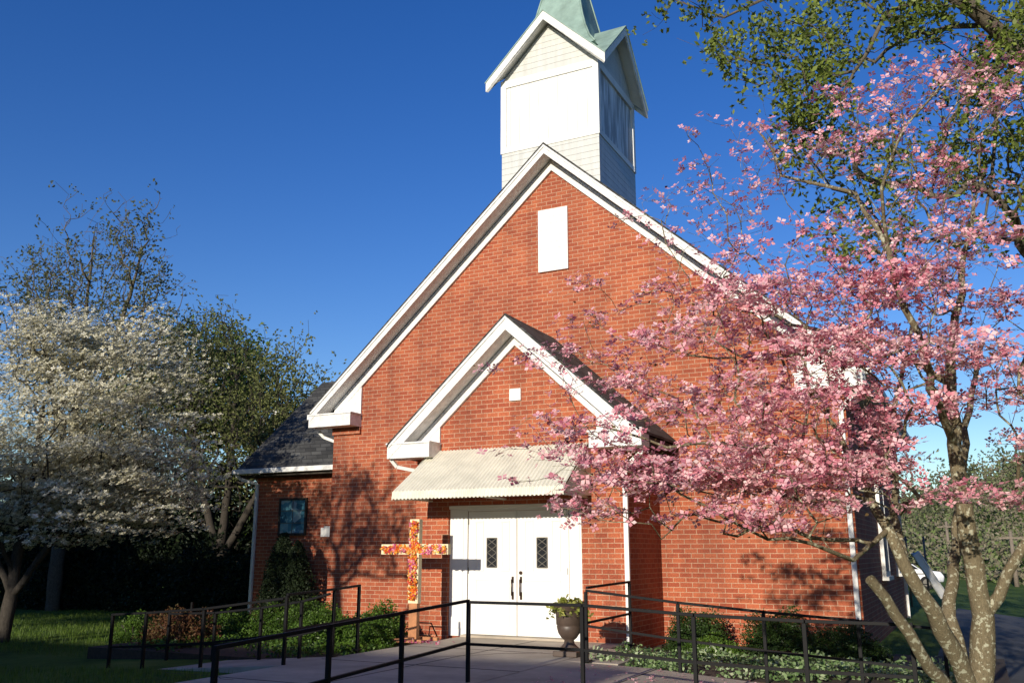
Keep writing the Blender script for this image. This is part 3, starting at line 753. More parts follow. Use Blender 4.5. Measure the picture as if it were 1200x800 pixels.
# white dogwood on the left
b0 = G(-9.9, -3.5, -.05)
cw = np.concatenate([ell(r, (-9.3, -2.8, 3.3), (2.7, 2.4, 1.5), 190), ell(r, (-9.6, -2.2, 5.2), (2.3, 2.0, 1.4), 125), ell(r, (-8.2, -2.2, 2.9), (1.6, 1.3, 1.1), 60), ell(r, (-11.4, -2.4, 3.6), (1.7, 1.6, 1.8), 50), ell(r, (-8.9, -3.0, 2.1), (3.0, 1.8, .7), 70), ell(r, (-11.2, -3.4, 2.5), (2.2, 1.5, 1.2), 60), ell(r, (-11.0, -2.4, 5.9), (1.5, 1.4, .8), 40)])
tree('white_dogwood', 'white flowering dogwood with cream blossoms in flat layers over the left lawn', b0,
     [([b0, b0+[.05, .05, .9], b0+[.0, .1, 1.7], b0+[-.1, .3, 3.2], b0+[-.3, .5, 4.6]], .14, .02), ([b0+[.03, .03, .8], b0+[.8, .2, 1.9], b0+[1.7, .5, 2.9]], .07, .02),
      ([b0+[.03, .03, 1.0], b0+[-.9, -.1, 2.2], b0+[-1.8, .2, 3.4]], .07, .02), ([b0+[0, .1, 1.3], b0+[.3, -.8, 2.3], b0+[.6, -1.5, 3.0]], .05, .02)],
     cw, 12, (.28, .28, .05), M['whitefl'], M['bark_dark'], .050, FLOWER, seed=4, step=.22, rroot=.11, rtip=.0025, leaves='blossoms', tilt=.42, updir=(.05, -.55, 1), lp=6, ls=(.13, .13, .025))
# tall thin budding tree behind it
r = np.random.RandomState(22)
b0 = G(-17.5, 3.2, -.1)
cs = np.concatenate([ell(r, (-17.6, 3, 9.2), (1.5, 1.4, 3.0), 40), ell(r, (-15.3, 3, 9.6), (1.0, 1.0, 2.6), 34), ell(r, (-19.7, 3, 8.8), (1.6, 1.2, 2.2), 36), ell(r, (-16.5, 3, 7.0), (3.2, 2.0, 1.6), 50), ell(r, (-14.0, 3, 7.6), (1.3, 1.0, .8), 14)])
tree('tall_budding_tree', 'tall thin tree with bare twigs and small new leaves rising above the white dogwood', b0,
     [([b0, b0+[0, 0, 3], b0+[.1, 0, 6.5], b0+[0, 0, 9.5], b0+[0, 0, 11.5]], .2, .02), ([b0+[0, 0, 4], b0+[1.2, 0, 6.8], b0+[2.2, 0, 10.5]], .09, .02), ([b0+[0, 0, 4.4], b0+[-1.2, 0, 6.8], b0+[-2.3, 0, 9.6]], .09, .02)],
     cs, 13, (.4, .4, .5), M['leaf_far'], M['bark_oak'], .16, CLUMP, seed=5, rroot=.2, rtip=.006, frac=.6, lp=2)
# green tree between dogwood and wing
r = np.random.RandomState(23)
b0 = G(-13.5, 5.6, -.1)
cs = np.array([-.9, 0, .85])+np.concatenate([ell(r, (-12.6, 5.6, 5.0), (2.1, 2.0, 3.0), 85, .2), ell(r, (-10.6, 5.6, 4.4), (1.6, 1.5, 2.4), 50, .2), ell(r, (-14.4, 5.6, 6.0), (2.0, 1.6, 2.3), 60, .2), ell(r, (-9.7, 5.8, 4.6), (.9, 1.2, 1.6), 26)])
tree('leafy_tree', 'rounded grey-green tree in young leaf just left of the dark wing roof', b0,
     [([b0, b0+[0, 0, 1.5], b0+[.2, 0, 4], b0+[.2, 0, 7]], .2, .02), ([b0+[0, 0, 1.4], b0+[1.3, 0, 3.4], b0+[2.4, 0, 5.4]], .1, .02), ([b0+[0, 0, 1.5], b0+[-1.0, 0, 4], b0+[-1.8, 0, 7]], .1, .02)],
     cs, 14, (.34, .34, .3), M['leaf_mid'], M['bark_dark'], .15, CLUMP, seed=6, rroot=.2, rtip=.006, lp=2, ls=.18)
r = np.random.RandomState(24)
b0 = G(-18.5, 9, -.1)
cs = np.concatenate([ell(r, (-18.2, 9, 7.6), (2.3, 2, 1.9), 60, .3), ell(r, (-16.0, 9, 6.6), (1.9, 2, 1.8), 40, .3), ell(r, (-20.8, 9, 6), (3, 2, 2.4), 50, .3), ell(r, (-14, 9, 4.2), (2.4, 2, 2.2), 40, .3)])
tree('bright_green_tree', 'bright green bushy tree behind the white dogwood and grey-green tree', b0,
     [([b0, b0+[0, 0, 3], b0+[.1, 0, 8]], .22, .03)], cs, 14, (.45, .45, .35), M['leaf_bright'], M['bark_grey'], .26, CLUMP, seed=7, rroot=.2, lp=2, ls=.2)
# dark understorey trees, left
specs = [('evergreen_tree', 'dark evergreen tree low behind the lawn at the far left edge', -19, 5.5, (2.6, 2.2, 2.6), 2.8, 71),
         ('evergreen_tree', 'dark evergreen tree behind the white dogwood trunk', -14.6, 7.5, (2.6, 2, 2.3), 2.4, 72),
         ('evergreen_tree', 'dark evergreen tree close to the left corner of the brick wing', -10.6, 8.6, (2.2, 2, 2.6), 2.5, 73),
         ('evergreen_tree', 'dark evergreen tree behind the tall budding tree', -24, 8.5, (3, 2, 3), 3.2, 74)]
for nm, lb, x, y, rd, h, sd_ in specs:
    r = np.random.RandomState(sd_); b0 = G(x, y, -.1)
    cs = ell(r, (x, y, h-.6), rd, 80, .3)
    tree(nm, lb, b0, [([b0, b0+[0, 0, 1.4], b0+[0, 0, h+1]], .16, .03)], cs, 12, (.4, .4, .35), M['leaf_conifer'], M['bark_dark'], .30, CLUMP, seed=sd_, rroot=.15, lp=3, ls=.2, group='dark evergreens behind the left lawn')
# hedge of dark shrubs closing the view at ground level
def shrub(name, label, x, y, rad, n, mat, sc, seed, group=None, z=None, stemmat=None, cat='shrub', tmpl=CLUMP, tilt=None):
    r = np.random.RandomState(seed); t = thing(name, label, cat, (0, 0, 0), group=group)
    zb = float(gz(x, y)) if z is None else z
    v = r.normal(size=(n, 3)); v /= np.linalg.norm(v, axis=1)[:, None]; v[:, 2] = np.abs(v[:, 2])*1.0
    q = r.uniform(.55, 1.0, (n, 1)); lump = 1 + .12*np.sin(v[:, :1]*7+seed) + .10*np.cos(v[:, 1:2]*9+v[:, 2:3]*5)
    P = np.array([x, y, zb]) + v*q*lump*np.array(rad)
    scatter('foliage', P, rand_rot(n, r, tilt), r.uniform(sc*.6, sc*1.3, n), *tmpl, mat, t)
    mb = MB()
    for k in range(7):
        a = k*.9+seed; mb.tube([(x+.03*math.cos(a), y+.03*math.sin(a), zb-.05), (x+rad[0]*.3*math.cos(a), y+rad[1]*.3*math.sin(a), zb+rad[2]*.45), (x+rad[0]*.6*math.cos(a), y+rad[1]*.6*math.sin(a), zb+rad[2]*.7)], [.014, .01, .005], 5)
    mb.build('stem', stemmat or M['bark_dark'], t)
    return t
k = 0
for x, y, h, lb in [(-22, 4, 2.3, 'far left dark hedge shrub behind the lawn edge'), (-18.6, 4.2, 2.0, 'dark hedge shrub behind the white dogwood, second from the left'), (-15.4, 4.6, 2.2, 'dark hedge shrub seen past the right side of the dogwood trunk'), (-12.4, 4.2, 1.9, 'dark hedge shrub in the middle of the gap left of the wing'), (-10.0, 4.0, 1.6, 'dark hedge shrub nearest the wing downspout')]:
    k += 1; shrub('hedge_shrub', lb, x, y, (2.0, 1.1, h), 2600, M['leaf_conifer'], .17, 30+k, 'dark hedge along the back of the lawn')

# big overhanging tree, top right
r = np.random.RandomState(31)
b0 = G(13.2, -1.2, -.2)
A = at
regs = [(790, 5, 50, 12, 10.5, 12, 4), (870, 40, 60, 40, 9.8, 12, 12), (950, 90, 60, 60, 9.6, 12, 15), (1000, 30, 90, 40, 9.5, 12, 18), (930, 160, 50, 30, 10, 12, 5), (1090, 10, 60, 40, 9.5, 11.5, 9),
        (1080, 180, 90, 50, 9.5, 12, 13), (1010, 230, 60, 50, 10, 12, 8), (1170, 130, 60, 80, 9.5, 12, 22), (1150, 250, 60, 50, 10, 12, 9), (1180, 40, 40, 50, 9, 11.5, 16), (1020, 280, 50, 25, 10, 12, 7), (960, 130, 40, 60, 9, 11, 8),
        (1280, 120, 90, 200, 9, 14, 36), (1050, -130, 230, 110, 9, 13, 34), (1260, -150, 160, 130, 9, 14, 26), (880, -110, 90, 80, 10, 12, 8)]
cs = region(r, regs)
tree('overhanging_oak', 'large tree in young olive leaf, its thick limb reaching in at the top right', b0,
     [([b0, b0+[-.3, 0, 2.2], A(1390, 300, 11), A(1330, 160, 10.8), A(1215, 75, 10.6), A(1165, 30, 10.5), A(1110, -10, 10.4), A(1040, -70, 10.3), A(960, -130, 10.4)], .28, .05),
      ([A(1190, 60, 10.5), A(1170, 130, 10.4), A(1162, 200, 10.3), A(1150, 280, 10.3)], .03, .012), ([A(1110, -10, 10.4), A(1035, 15, 10.2), A(1020, 60, 10.2), A(985, 110, 10.2), A(930, 150, 10.4)], .03, .01),
      ([A(1200, 65, 10.6), A(1150, 90, 11), A(1110, 150, 11), A(1090, 230, 11)], .04, .012), ([A(1040, -70, 10.3), A(920, -10, 10.6), A(850, 20, 11), A(790, 0, 11.2)], .03, .008)],
     cs, 6, (.17, .17, .15), M['leaf_oak'], M['bark_oak'], .115, CLUMP, seed=8, step=.25, rroot=.16, rtip=.0022, frac=.85, lp=4, ls=.09, bend=.25)

# ------------------------------------------------------------------ planting by the walls
# hedge row left of the entrance deck
k = 0
for (x, y, rd, lb) in [(-2.15, -2.25, (.5, .55, .62), 'bright green hedge bush nearest the flower cross'), (-2.75, -2.9, (.6, .55, .60), 'bright green hedge bush, second out from the flower cross'),
                       (-3.35, -2.5, (.65, .6, .66), 'bright green hedge bush, third out from the flower cross'), (-4.1, -2.5, (.6, .6, .62), 'bright green hedge bush, fourth out, in front of the conical evergreen'), (-4.9, -2.7, (.55, .5, .56), 'bright green hedge bush next to the russet shrub'), (-1.75, -3.1, (.42, .5, .42), 'low green bush touching the edge of the concrete deck')]:
    k += 1; shrub('hedge_bush', lb, x, y, rd, 3800, M['leaf_hedge'], .062, 50+k, 'green hedge left of the entrance')
shrub('russet_shrub', 'loose russet brown shrub behind the left ramp railing', -4.9, -3.9, (.75, .6, .68), 2600, M['leaf_red'], .07, 61)
shrub('light_green_shrub', 'small light green shrub standing left of the russet shrub', -6.3, -3.6, (.38, .35, .62), 1300, M['leaf_hedge'], .06, 62)
# conical evergreen in front of the wing
r = np.random.RandomState(63); t = thing('conical_evergreen', 'dark pointed evergreen shrub in front of the wing wall under its window', 'shrub')
n = 9000; zz = r.uniform(0, 1, n)**1.15; a = r.uniform(0, 2*PI, n); two = r.uniform(size=n) < .28
rr = .60*np.clip(1-zz, 0, 1)**.62*np.sqrt(r.uniform(.25, 1, n))*(1+.12*np.sin(a*5+zz*9))
P = np.stack([-6.55+rr*np.cos(a)+np.where(two, .33, -.06), .45+rr*np.sin(a), -.2+zz*np.where(two, 1.78, 1.95)], 1)
scatter('foliage', P, rand_rot(n, r, .6, (0, 0, 1)), r.uniform(.05, .10, n), *CLUMP, M['leaf_conifer'], t)
mb = MB(); mb.tube([(-6.55, .45, -.35), (-6.55, .45, .9)], [.05, .02], 8); mb.build('trunk', M['bark_dark'], t)
# round boxwoods right
for i, (x, y, rd, lb) in enumerate([(2.75, -.85, (.55, .5, .62), 'round boxwood against the brick, next to the porch side wall'), (4.0, -.9, (.62, .55, .66), 'round boxwood in the middle of the right brick wall'),
                                    (4.95, -1.1, (.55, .5, .50), 'dark round boxwood near the corner downspout'), (3.2, -1.6, (.4, .4, .32), 'low green bush in front of the first boxwood')]):
    shrub('boxwood', lb, x, y, rd, 4200, M['leaf_box'] if i < 3 else M['leaf_hedge'], .05, 80+i, 'boxwoods along the right front wall', z=-.15)
# variegated ground cover + mulch bed
mb = MB(); mb.box(1.96, 6.9, -3.88, -.002, -.4, -.12); tag(mb.build('planting_bed', M['soil']), kind='structure')
mb = MB(); mb.box(-5.9, -1.02, -4.8, -1.3, -.5, -.10); tag(mb.build('planting_bed', M['soil']), kind='structure')
r = np.random.RandomState(90); n = 7000
P = np.stack([r.uniform(2.1, 6.6, n), r.uniform(-3.8, -2.4, n), np.zeros(n)], 1); P[:, 2] = -.12 + r.uniform(.0, .17, n)*(1+.5*np.sin(P[:, 0]*5)*np.cos(P[:, 1]*6))
keepm = (np.sin(P[:, 0]*3.1)+np.cos(P[:, 1]*4+P[:, 0])) > -.7; P = P[keepm]
tag(scatter('ground_cover', P, rand_rot(len(P), r, .9, (0, -.3, 1)), r.uniform(.045, .085, len(P)), *LEAF, M['leaf_var']), 'pale variegated leafy ground cover along the right walk', 'ground cover', kind='stuff')
n = 5200; P = np.stack([r.uniform(-5.8, -1.05, n), r.uniform(-4.75, -3.3, n), -.1+r.uniform(0, .14, n)], 1); P = P[(np.sin(P[:, 0]*2.6+1)+np.cos(P[:, 1]*5)) > -.1]
tag(scatter('ground_cover', P, rand_rot(len(P), r, .9, (0, -.3, 1)), r.uniform(.04, .08, len(P)), *LEAF, M['leaf_hedge']), 'low green ground cover in the bed left of the deck', 'ground cover', kind='stuff')
# grass blades on the lit lawn
n = 26000; P = np.stack([r.uniform(-17, -6.0, n), r.uniform(-4.7, 3.5, n), np.zeros(n)], 1); P[:, 2] = gz(P[:, 0], P[:, 1])-.005
n2 = 9000; Q = np.stack([r.uniform(-9, -1.2, n2), r.uniform(-9.5, -6.1, n2), np.zeros(n2)], 1); Q[:, 2] = gz(Q[:, 0], Q[:, 1])-.005
P = P[~((P[:, 1] < -4.7))]; P = np.concatenate([P, Q])
BL = ([(-.06, 0, 0), (.06, 0, 0), (.05, .25, 1), (.02, .25, 1)], [(0, 1, 2, 3)])
ang = r.uniform(0, 2*PI, len(P)); z0 = np.zeros(len(P)); o1 = np.ones(len(P))
Rm = np.stack([np.stack([np.cos(ang), -np.sin(ang), z0], -1), np.stack([np.sin(ang), np.cos(ang), z0], -1), np.stack([z0, z0, o1], -1)], 1)
tag(scatter('grass', P, Rm, r.uniform(.04, .09, len(P)), *BL, M['blade']), 'short green grass blades on the left lawn', 'grass', kind='stuff')

# ------------------------------------------------------------------ flower cross
def flower_cross():
    t = thing('flower_cross', 'tall wooden cross covered with red, orange and yellow flowers left of the doors', 'cross', (-1.29, -2.62, 0))
    mb = MB(); mb.box(-.075, .075, .0, .09, .03, .56); mb.build('post', M['wood'], t, .004)
    mb = MB(); mb.box(-.09, .09, -.005, .095, .561, 1.86); mb.box(-.63, -.0905, -.004, .094, 1.31, 1.47); mb.box(.0905, .63, -.004, .094, 1.31, 1.47)
    mb.build('cross_beam', plain('cream_board', (.72, .62, .40), .7, .1, 5), t, .004)
    mb = MB(); mb.box(-.32, .34, -.28, -.2, .0, .05); mb.box(-.32, .34, .19, .27, .0, .05); mb.box(-.045, .045, -.199, -.001, .0, .06); mb.box(-.045, .045, .096, .189, 0, .06)
    mb.build('base_board', M['wood'], t, .004)
    r = np.random.RandomState(3)
    for nm, mat, n in (('flowers', M['flowers_mix'], 330), ('magenta_flowers', M['flowers_magenta'], 110)):
        u = r.uniform(size=n); P = np.where((u < .62)[:, None], np.stack([r.uniform(-.065, .065, n), -.03+r.normal(0, .012, n), r.uniform(.62, 1.82, n)], 1), np.stack([r.uniform(-.60, .60, n), -.03+r.normal(0, .012, n), r.uniform(1.335, 1.445, n)], 1))
        scatter(nm, P, rand_rot(n, r, .5, (0, -1, .1)), r.uniform(.028, .052, n), *FLOWER, mat, t)['kind'] = 'stuff'
    n = 170; u = r.uniform(size=n); P = np.where((u < .62)[:, None], np.stack([r.uniform(-.07, .07, n), np.full(n, -.02), r.uniform(.62, 1.82, n)], 1), np.stack([r.uniform(-.6, .6, n), np.full(n, -.02), r.uniform(1.33, 1.45, n)], 1))
    scatter('greenery', P, rand_rot(n, r, .6, (0, -1, 0)), r.uniform(.03, .05, n), *LEAF, M['leaf_box'], t)['kind'] = 'stuff'
flower_cross()
# fallen petals heap and a small black easel stand next to the cross
r = np.random.RandomState(5); n = 70
P = np.stack([r.normal(-1.05, .22, n), r.normal(-2.85, .1, n), np.full(n, .012)+r.uniform(0, .02, n)], 1)
tag(scatter('fallen_petals', P, rand_rot(n, r, .4), r.uniform(.02, .04, n), *FLOWER, M['flowers_magenta']), 'scattered fallen red petals on the concrete at the foot of the cross', 'petals', kind='stuff')
mb = MB(); mb.tube([(-1.60, -1.95, .22), (-1.36, -1.95, .22), (-1.27, -1.9, .01)], .012, 6); mb.tube([(-1.60, -1.95, .22), (-1.62, -1.9, .01)], .012, 6)
if 0: mb.tube([(-1.02, -2.0, .40), (-.62, -2.0, .40), (-.60, -2.0, .38), (-.50, -1.95, .01)], .013, 6); mb.tube([(-1.02, -2.0, .40), (-1.05, -1.95, .01)], .013, 6)
tag(mb.build('boot_rail', M['black']), 'small bent black metal rail on the ground between the cross and the doors', 'rail')

r = np.random.RandomState(6); n = 420
P = np.stack([r.uniform(2.2, 6.4, n), r.uniform(-6.2, -4.0, n), np.zeros(n)], 1); P[:, 2] = np.where(P[:, 0] < 3, 0, -(P[:, 0]-3)*.0676)-.012
tag(scatter('fallen_petals', P, rand_rot(n, r, .25), r.uniform(.014, .026, n), *FLOWER, M['pink']), 'fallen pink petals scattered on the right ramp below the dogwood', 'petals', kind='stuff')
mb = MB()
for (x, y, L_, sd_) in ((.2, -4.4, 1.6, 1), (-.6, -7.2, 1.2, 2), (1.2, -8.6, 1.4, 3)):
    rr_ = random.Random(sd_); p = Vector((x, y, .0042)); a_ = rr_.uniform(0, 3)
    for k in range(12):
        a_ += rr_.uniform(-.6, .6); q = p+Vector((math.cos(a_), math.sin(a_), 0))*L_/12
        mb.bar(p, q, .006, .002); p = q
tag(mb.build('concrete_cracks', M['joint']), kind='structure')

# ------------------------------------------------------------------ urn planter
t = thing('urn_planter', 'dark brown footed urn planter with lime leaves right of the doors', 'planter', (1.72, -3.42, 0))
mb = MB(); mb.box(-.17, .17, -.17, .17, 0, .07); mb.build('plinth', M['urn'], t, .01)
mb = MB(); mb.lathe([(.155, .0701), (.15, .10), (.085, .15), (.075, .19), (.12, .22), (.17, .28), (.195, .36), (.185, .375), (.20, .385), (.205, .50), (.225, .58), (.265, .615), (.275, .64), (.255, .65), (.22, .60), (.20, .58)], 28)
mb.v = [(x*.86, y*.86, z*1.04) for x, y, z in mb.v]; mb.build('urn', M['urn'], t)
mb = MB(); mb.lathe([(.01, .57), (.215, .585), (.22, .59)], 20); mb.build('soil', M['soil'], t)
r = np.random.RandomState(9); n = 420; v = r.normal(size=(n, 3)); v /= np.linalg.norm(v, axis=1)[:, None]; v[:, 2] = abs(v[:, 2])*.8
P = np.array([0, 0, .60]) + v*r.uniform(.4, 1, (n, 1))*np.array([.31, .31, .20]); P[:, 2] -= .12*(np.hypot(P[:, 0], P[:, 1])/.3)**3
scatter('plant', P, rand_rot(n, r, .9, (0, 0, 1)), r.uniform(.05, .10, n), *LEAF, M['leaf_urn'], t)

# ------------------------------------------------------------------ wall plaque
mb = MB(); mb.box(-6.2, -5.92, 1.165, 1.197, 1.68, 1.88); mb.box(-6.12, -5.92, 1.165, 1.197, 1.881, 1.91)
tag(mb.build('wall_box', M['white'], None, .006), 'small white box mounted on the brick between the wing window and the front corner', 'wall box')

# ------------------------------------------------------------------ railings
RG = 'black metal handrails around the entrance deck and ramps'
def railing(label, posts, h=.86, first=True, last=True, ext=None):
    """posts: list of (x, y, ztop)"""
    p0 = posts[0]; t = thing('handrail', label, 'handrail', group=RG)
    pts = [Vector(p) for p in posts]
    mb = MB()
    tp = list(pts)
    if ext: tp = [Vector(e) for e in ext[0]] + tp + [Vector(e) for e in ext[1]]
    for a, b in zip(tp[:-1], tp[1:]): mb.bar(a, b + (b-a).normalized()*.018, .036, .030)
    mb.build('top_rail', M['black'], t, .003)
    mb = MB()
    for a, b in zip(pts[:-1], pts[1:]): mb.bar(a-Vector((0, 0, .43)), b-Vector((0, 0, .43)), .03, .028)
    mb.build('mid_rail', M['black'], t)
    for i, p in enumerate(pts):
        if (i == 0 and not first) or (i == len(pts)-1 and not last): continue
        mb = MB(); mb.bar(p-Vector((0, 0, .016)), p-Vector((0, 0, h+.06)), .038); mb.box(p.x-.055, p.x+.055, p.y-.055, p.y+.055, p.z-h+.003, p.z-h+.022); mb.build('post', M['black'], t, .003)
railing('near black handrail running from the centre post towards the camera along the deck', [(1.75, -6.22, .83), (1.75, -7.5, .775), (1.75, -8.6, .73), (1.75, -9.9, .67)])
railing('near black handrail sloping down beside the right ramp, in front of the boxwoods', [(1.75, -6.22, .815), (3.07, -6.22, .815), (4.22, -6.22, .755), (5.24, -6.22, .73), (6.13, -6.22, .73)], first=False)
railing('far black handrail along the flower bed side of the right ramp', [(2.2, -3.98, .865), (3.4, -3.98, .745), (4.42, -3.98, .665), (5.45, -3.98, .60), (6.3, -3.98, .54)])
railing('short black handrail from the planter up to the porch corner', [(2.2, -3.94, .90), (2.28, -2.55, .935)], first=False)
railing('short black handrail at the left edge of the deck beside the green hedge', [(-1.03, -5.9, .825), (-1.03, -4.95, .86), (-1.03, -4.4, .89)])
railing('black handrail on the hedge side of the left ramp', [(-1.08, -4.98, .80), (-1.55, -4.98, .69), (-2.25, -4.98, .59), (-3.1, -4.98, .50), (-4.0, -4.98, .46)], first=False)
railing('long black handrail on the lawn side of the left ramp, nearest the dogwood', [(-1.08, -5.9, .78), (-2.4, -5.9, .62), (-3.45, -5.9, .54), (-4.1, -5.9, .50)], first=False)
mb = MB(); mb.bar((-5.6, -3.0, .50), (-5.6, -3.0, -.3), .04)
tag(mb.build('walk_post', M['black']), 'lone thin dark post standing at the far end of the left walk', 'post')

# ------------------------------------------------------------------ background right
def gzf(x, y): return float(gz(x, y))
# car
def make_car(label, loc, rz, paint):
    t = thing('parked_car', label, 'car', loc, rz)
    side = [(-2.1, .35), (2.1, .35), (2.15, .62), (2.0, .85), (1.1, .95), (.45, 1.42), (-1.2, 1.45), (-1.9, .98), (-2.12, .9)]
    mb = MB(); mb.prism_y(side, -.85, .85); mb.build('body', paint, t, .06)
    mb = MB(); mb.prism_y([(1.0, .97), (.42, 1.36), (-1.15, 1.38), (-1.72, 1.0)], -.862, .862); mb.build('window', M['glass'], t)
    for x in (-1.3, 1.3):
        for y in (-.8, .8):
            mb = MB(); mb.tube([(x, y-.1, .32), (x, y+.1, .32)], .32, 16, smooth=False); w_ = mb.build('wheel', M['black'], t)
            mb = MB(); mb.tube([(x, y-.107, .32), (x, y+.107, .32)], .18, 12, smooth=False); mb.build('rim', M['lead'], w_)
    mb = MB(); mb.box(2.1, 2.16, -.75, -.5, .6, .72); mb.build('headlight', M['glass'], t)
    mb = MB(); mb.box(2.1, 2.16, .5, .75, .6, .72); mb.build('headlight', M['glass'], t)
p = at(1052, 690, 46)
make_car('white car parked on the far grass, seen between the church and the dogwood trunk', (p[0], p[1], gzf(p[0], p[1])), R(10), plain('car_white', (.8, .8, .8), .3, .02))
# playground slide
t = thing('playground_slide', 'pale slanting slide beyond the lot, seen between the dogwood stems', 'slide', (0, 0, 0))
pa = at(1073, 648, 27); pb = at(1106, 698, 27); mb = MB(); mb.bar(pa, pb, .36, .05); mb.bar(pa+np.array([.0, -.2, .0]), pb+np.array([.0, -.2, .0]), .05, .24); mb.bar(pa+np.array([.0, .2, .0]), pb+np.array([.0, .2, .0]), .05, .24)
mb.build('chute', M['white'], t)
mb = MB()
for dx in (-.25, .25): mb.tube([(pa[0]+dx, pa[1]+.1, pa[2]+.5), (pa[0]+dx, pa[1]+.1, gzf(pa[0], pa[1])-.1)], .03, 8)
for z in (.3, .6, .9, 1.2): mb.tube([(pa[0]-.25, pa[1]+.1, pa[2]-z), (pa[0]+.25, pa[1]+.1, pa[2]-z)], .015, 6)
mb.build('ladder', M['lead'], t)
# poles
for u, v, d, lb in ((1186, 640, 60, 'thin tan utility pole right of the dogwood trunk before the wooded hill'), (1110, 625, 75, 'short pale utility pole in the gap left of the main dogwood trunk')):
    p = at(u, v, d); t = thing('utility_pole', lb, 'pole', (p[0], p[1], gzf(p[0], p[1])), group='utility poles before the hill')
    hh = p[2]-gzf(p[0], p[1])+1.0; mb = MB(); mb.tube([(0, 0, -.3), (0, 0, hh)], [.16, .11], 10); mb.build('pole', M['bark_grey'], t)
    mb = MB(); mb.box(-.7, .7, -.13, -.05, hh-.5, hh-.38); mb.build('crossarm', M['bark_grey'], t)
# street lamp head glimpsed left of the wing roof
p = at(325, 483, 27); t = thing('street_lamp', 'white box street lamp head showing through the tree beside the wing roof', 'lamp', (p[0], p[1], gzf(p[0], p[1])))
hh = p[2]-gzf(p[0], p[1]); mb = MB(); mb.tube([(-.5, 0, -.2), (-.5, 0, hh), (-.4, 0, hh+.05), (-.1, 0, hh+.02)], .04, 8); mb.build('pole', M['lead'], t)
mb = MB(); mb.box(-.12, .12, -.09, .09, -.09+hh, .06+hh); mb.build('lamp_head', M['white'], t, .02)
# wooded hill: brown and green scrub
r = np.random.RandomState(44); n = 60000
X = r.uniform(-60, 75, n); Y = r.uniform(58, 135, n); 
P = np.stack([X, Y, gz(X, Y) + r.uniform(0, 1, n)**1.5*(2.6+1.8*np.sin(X*.5)*np.cos(Y*.4))], 1)
tag(scatter('hillside_wood', P, rand_rot(n, r), r.uniform(.3, .75, n), *CLUMP, M['leaf_dead']), 'brown leafless wood covering the far hill at the right', 'woodland', kind='stuff')
n = 9000; cx = r.uniform(-40, 70, 60); cy = r.uniform(56, 120, 60); i = r.randint(0, 60, n)
P = np.stack([cx[i]+r.normal(0, 1.6, n), cy[i]+r.normal(0, 1.6, n), np.zeros(n)], 1); P[:, 2] = gz(P[:, 0], P[:, 1]) + np.abs(r.normal(0, 2.0, n))+.5
tag(scatter('hillside_greenery', P, rand_rot(n, r), r.uniform(.4, .8, n), *CLUMP, M['leaf_far']), 'patches of fresh green trees on the far hill at the right', 'woodland', kind='stuff')
# left far wood, so the horizon is closed behind the trees
n = 16000; X = r.uniform(-95, -16, n); Y = r.uniform(26, 46, n); P = np.stack([X, Y, gz(X, Y)+r.uniform(0, 1, n)**1.3*(4.2+1.2*np.sin(X*.7))], 1)
tag(scatter('distant_wood', P, rand_rot(n, r), r.uniform(.6, 1.2, n), *CLUMP, M['leaf_conifer']), 'dark far wood beyond the left lawn', 'woodland', kind='stuff')

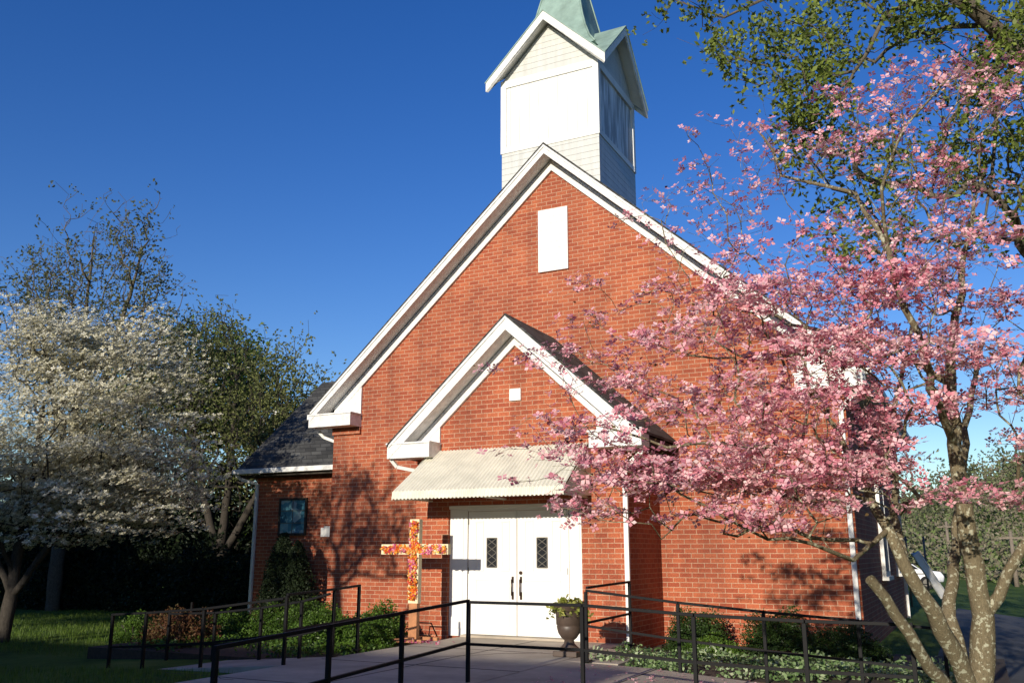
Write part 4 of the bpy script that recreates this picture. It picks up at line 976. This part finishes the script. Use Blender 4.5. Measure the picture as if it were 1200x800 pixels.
# ------------------------------------------------------------------ unseen hall and trees, placed and sized to throw shade and block sky light
t = thing('shade_hall', 'unseen low flat roofed brick hall behind the photographer, shaped to shade the walk', 'building', (0, 0, 0))
HX = 2.95
mb = MB(); mb.box(-30, HX, -40, -29, -.6, 5.75); mb.build('wall', M['brick'], t)
mb = MB(); mb.box(-30.2, HX+.2, -40.2, -28.8, 5.751, 5.9); mb.build('roof', M['shingle'], t)
for i in range(6):
    mb = MB(); x = -27+i*5; mb.box(x, x+1.4, -28.98, -28.9, 1.0, 2.6); w_ = mb.build('window', M['white'], t)
    mb = MB(); mb.box(x+.08, x+1.32, -28.899, -28.88, 1.08, 2.52); mb.build('pane', M['glass'], w_)
for i, (x, y, z0, z1, rad, nb, lb) in enumerate([(-9.0, -23.5, 6.0, 7.6, (2.1, 1.8), 70, 'nearest unseen shade tree behind the photographer to the left'), (-13.0, -24.5, 6.0, 7.9, (2.9, 2.3), 110, 'second unseen shade tree behind the photographer, left of the nearest one'),
        (-18, -25, 6.2, 8.8, (3.4, 2.4), 130, 'broad unseen shade tree third along behind the photographer'), (-24, -25, 6.2, 10, (3.6, 2.4), 130, 'outermost unseen shade tree behind the photographer')]):
    r = np.random.RandomState(100+i); b0 = G(x, y, -.1); cs = ell(r, (x, y, (z0+z1)/2), (rad[0], rad[1], (z1-z0)/2), nb)  # crown heights chosen so these unseen trees shade the white dogwood
    tree('shade_tree', lb, b0, [([b0, b0+[0, 0, 2.5], b0+[0, 0, z1-.8]], .2, .03)], cs, 12, (.45, .45, .25), M['leaf_oak'], M['bark_dark'], .27, CLUMP, seed=100+i, rroot=.2, rtip=.008, lp=3, ls=.22, group='unseen trees placed behind the photographer for shade')
for i, (x, y, h, rad, lb) in enumerate([(16.5, -11, 9, (4, 3.6, 5.2), 'added sky-blocking tree out of frame to the right, nearest the photographer'), (17.5, -3.5, 11, (4, 3.8, 6.2), 'added sky-blocking tree out of frame to the right, behind the overhanging limb'), (17.5, 4.5, 10, (4, 3.8, 5.8), 'added sky-blocking tree out of frame to the right, level with the church side windows'),
        (-19.5, -11.5, 9, (4, 3.2, 5.2), 'added lawn-darkening tree out of frame to the left, level with the deck'), (-25.5, -7, 9, (4, 3.2, 5.0), 'added lawn-darkening tree out of frame to the left, beyond the deck')]):
    r = np.random.RandomState(140+i); b0 = G(x, y, -.1); cs = ell(r, (x, y, h-rad[2]*.75), rad, 190, .3)  # dense unseen trees added to cut sky light on side walls and lawn
    tree('sky_blocking_tree' if x > 0 else 'lawn_darkening_tree', lb, b0, [([b0, b0+[0, 0, 2.2], b0+[0, 0, h-1]], .25, .04)], cs, 8, (.7, .7, .6), M['leaf_conifer'], M['bark_dark'], .55, CLUMP, seed=140+i, rroot=.24, rtip=.012, step=.5, lp=3, ls=.4, group='trees added out of frame to block sky light')
r = np.random.RandomState(120); b0 = G(-4.5, -13.2, -.1); cs = np.concatenate([ell(r, (-4.5, -13.2, 5.2), (1.7, 1.2, 1.2), 60), ell(r, (-6.6, -13.2, 5.7), (1.4, 1.2, 1.1), 30)])
tree('bare_tree', 'bare twiggy tree left of the photographer whose branch shadows fall on the brick', b0, [([b0, b0+[0, 0, 1.8], b0+[-.2, 0, 4.8]], .12, .03), ([b0+[0, 0, 1.6], b0+[-1.4, 0, 3.2], b0+[-2.2, 0, 5.2]], .08, .03), ([b0+[0, 0, 1.6], b0+[1.0, 0, 3.0], b0+[1.9, 0, 4.4]], .07, .03)],
     cs, 14, (.40, .3, .12), M['leaf_bud'], M['bark_grey'], .09, CLUMP, seed=120, rroot=.13, rtip=.009, lp=3, ls=.10)
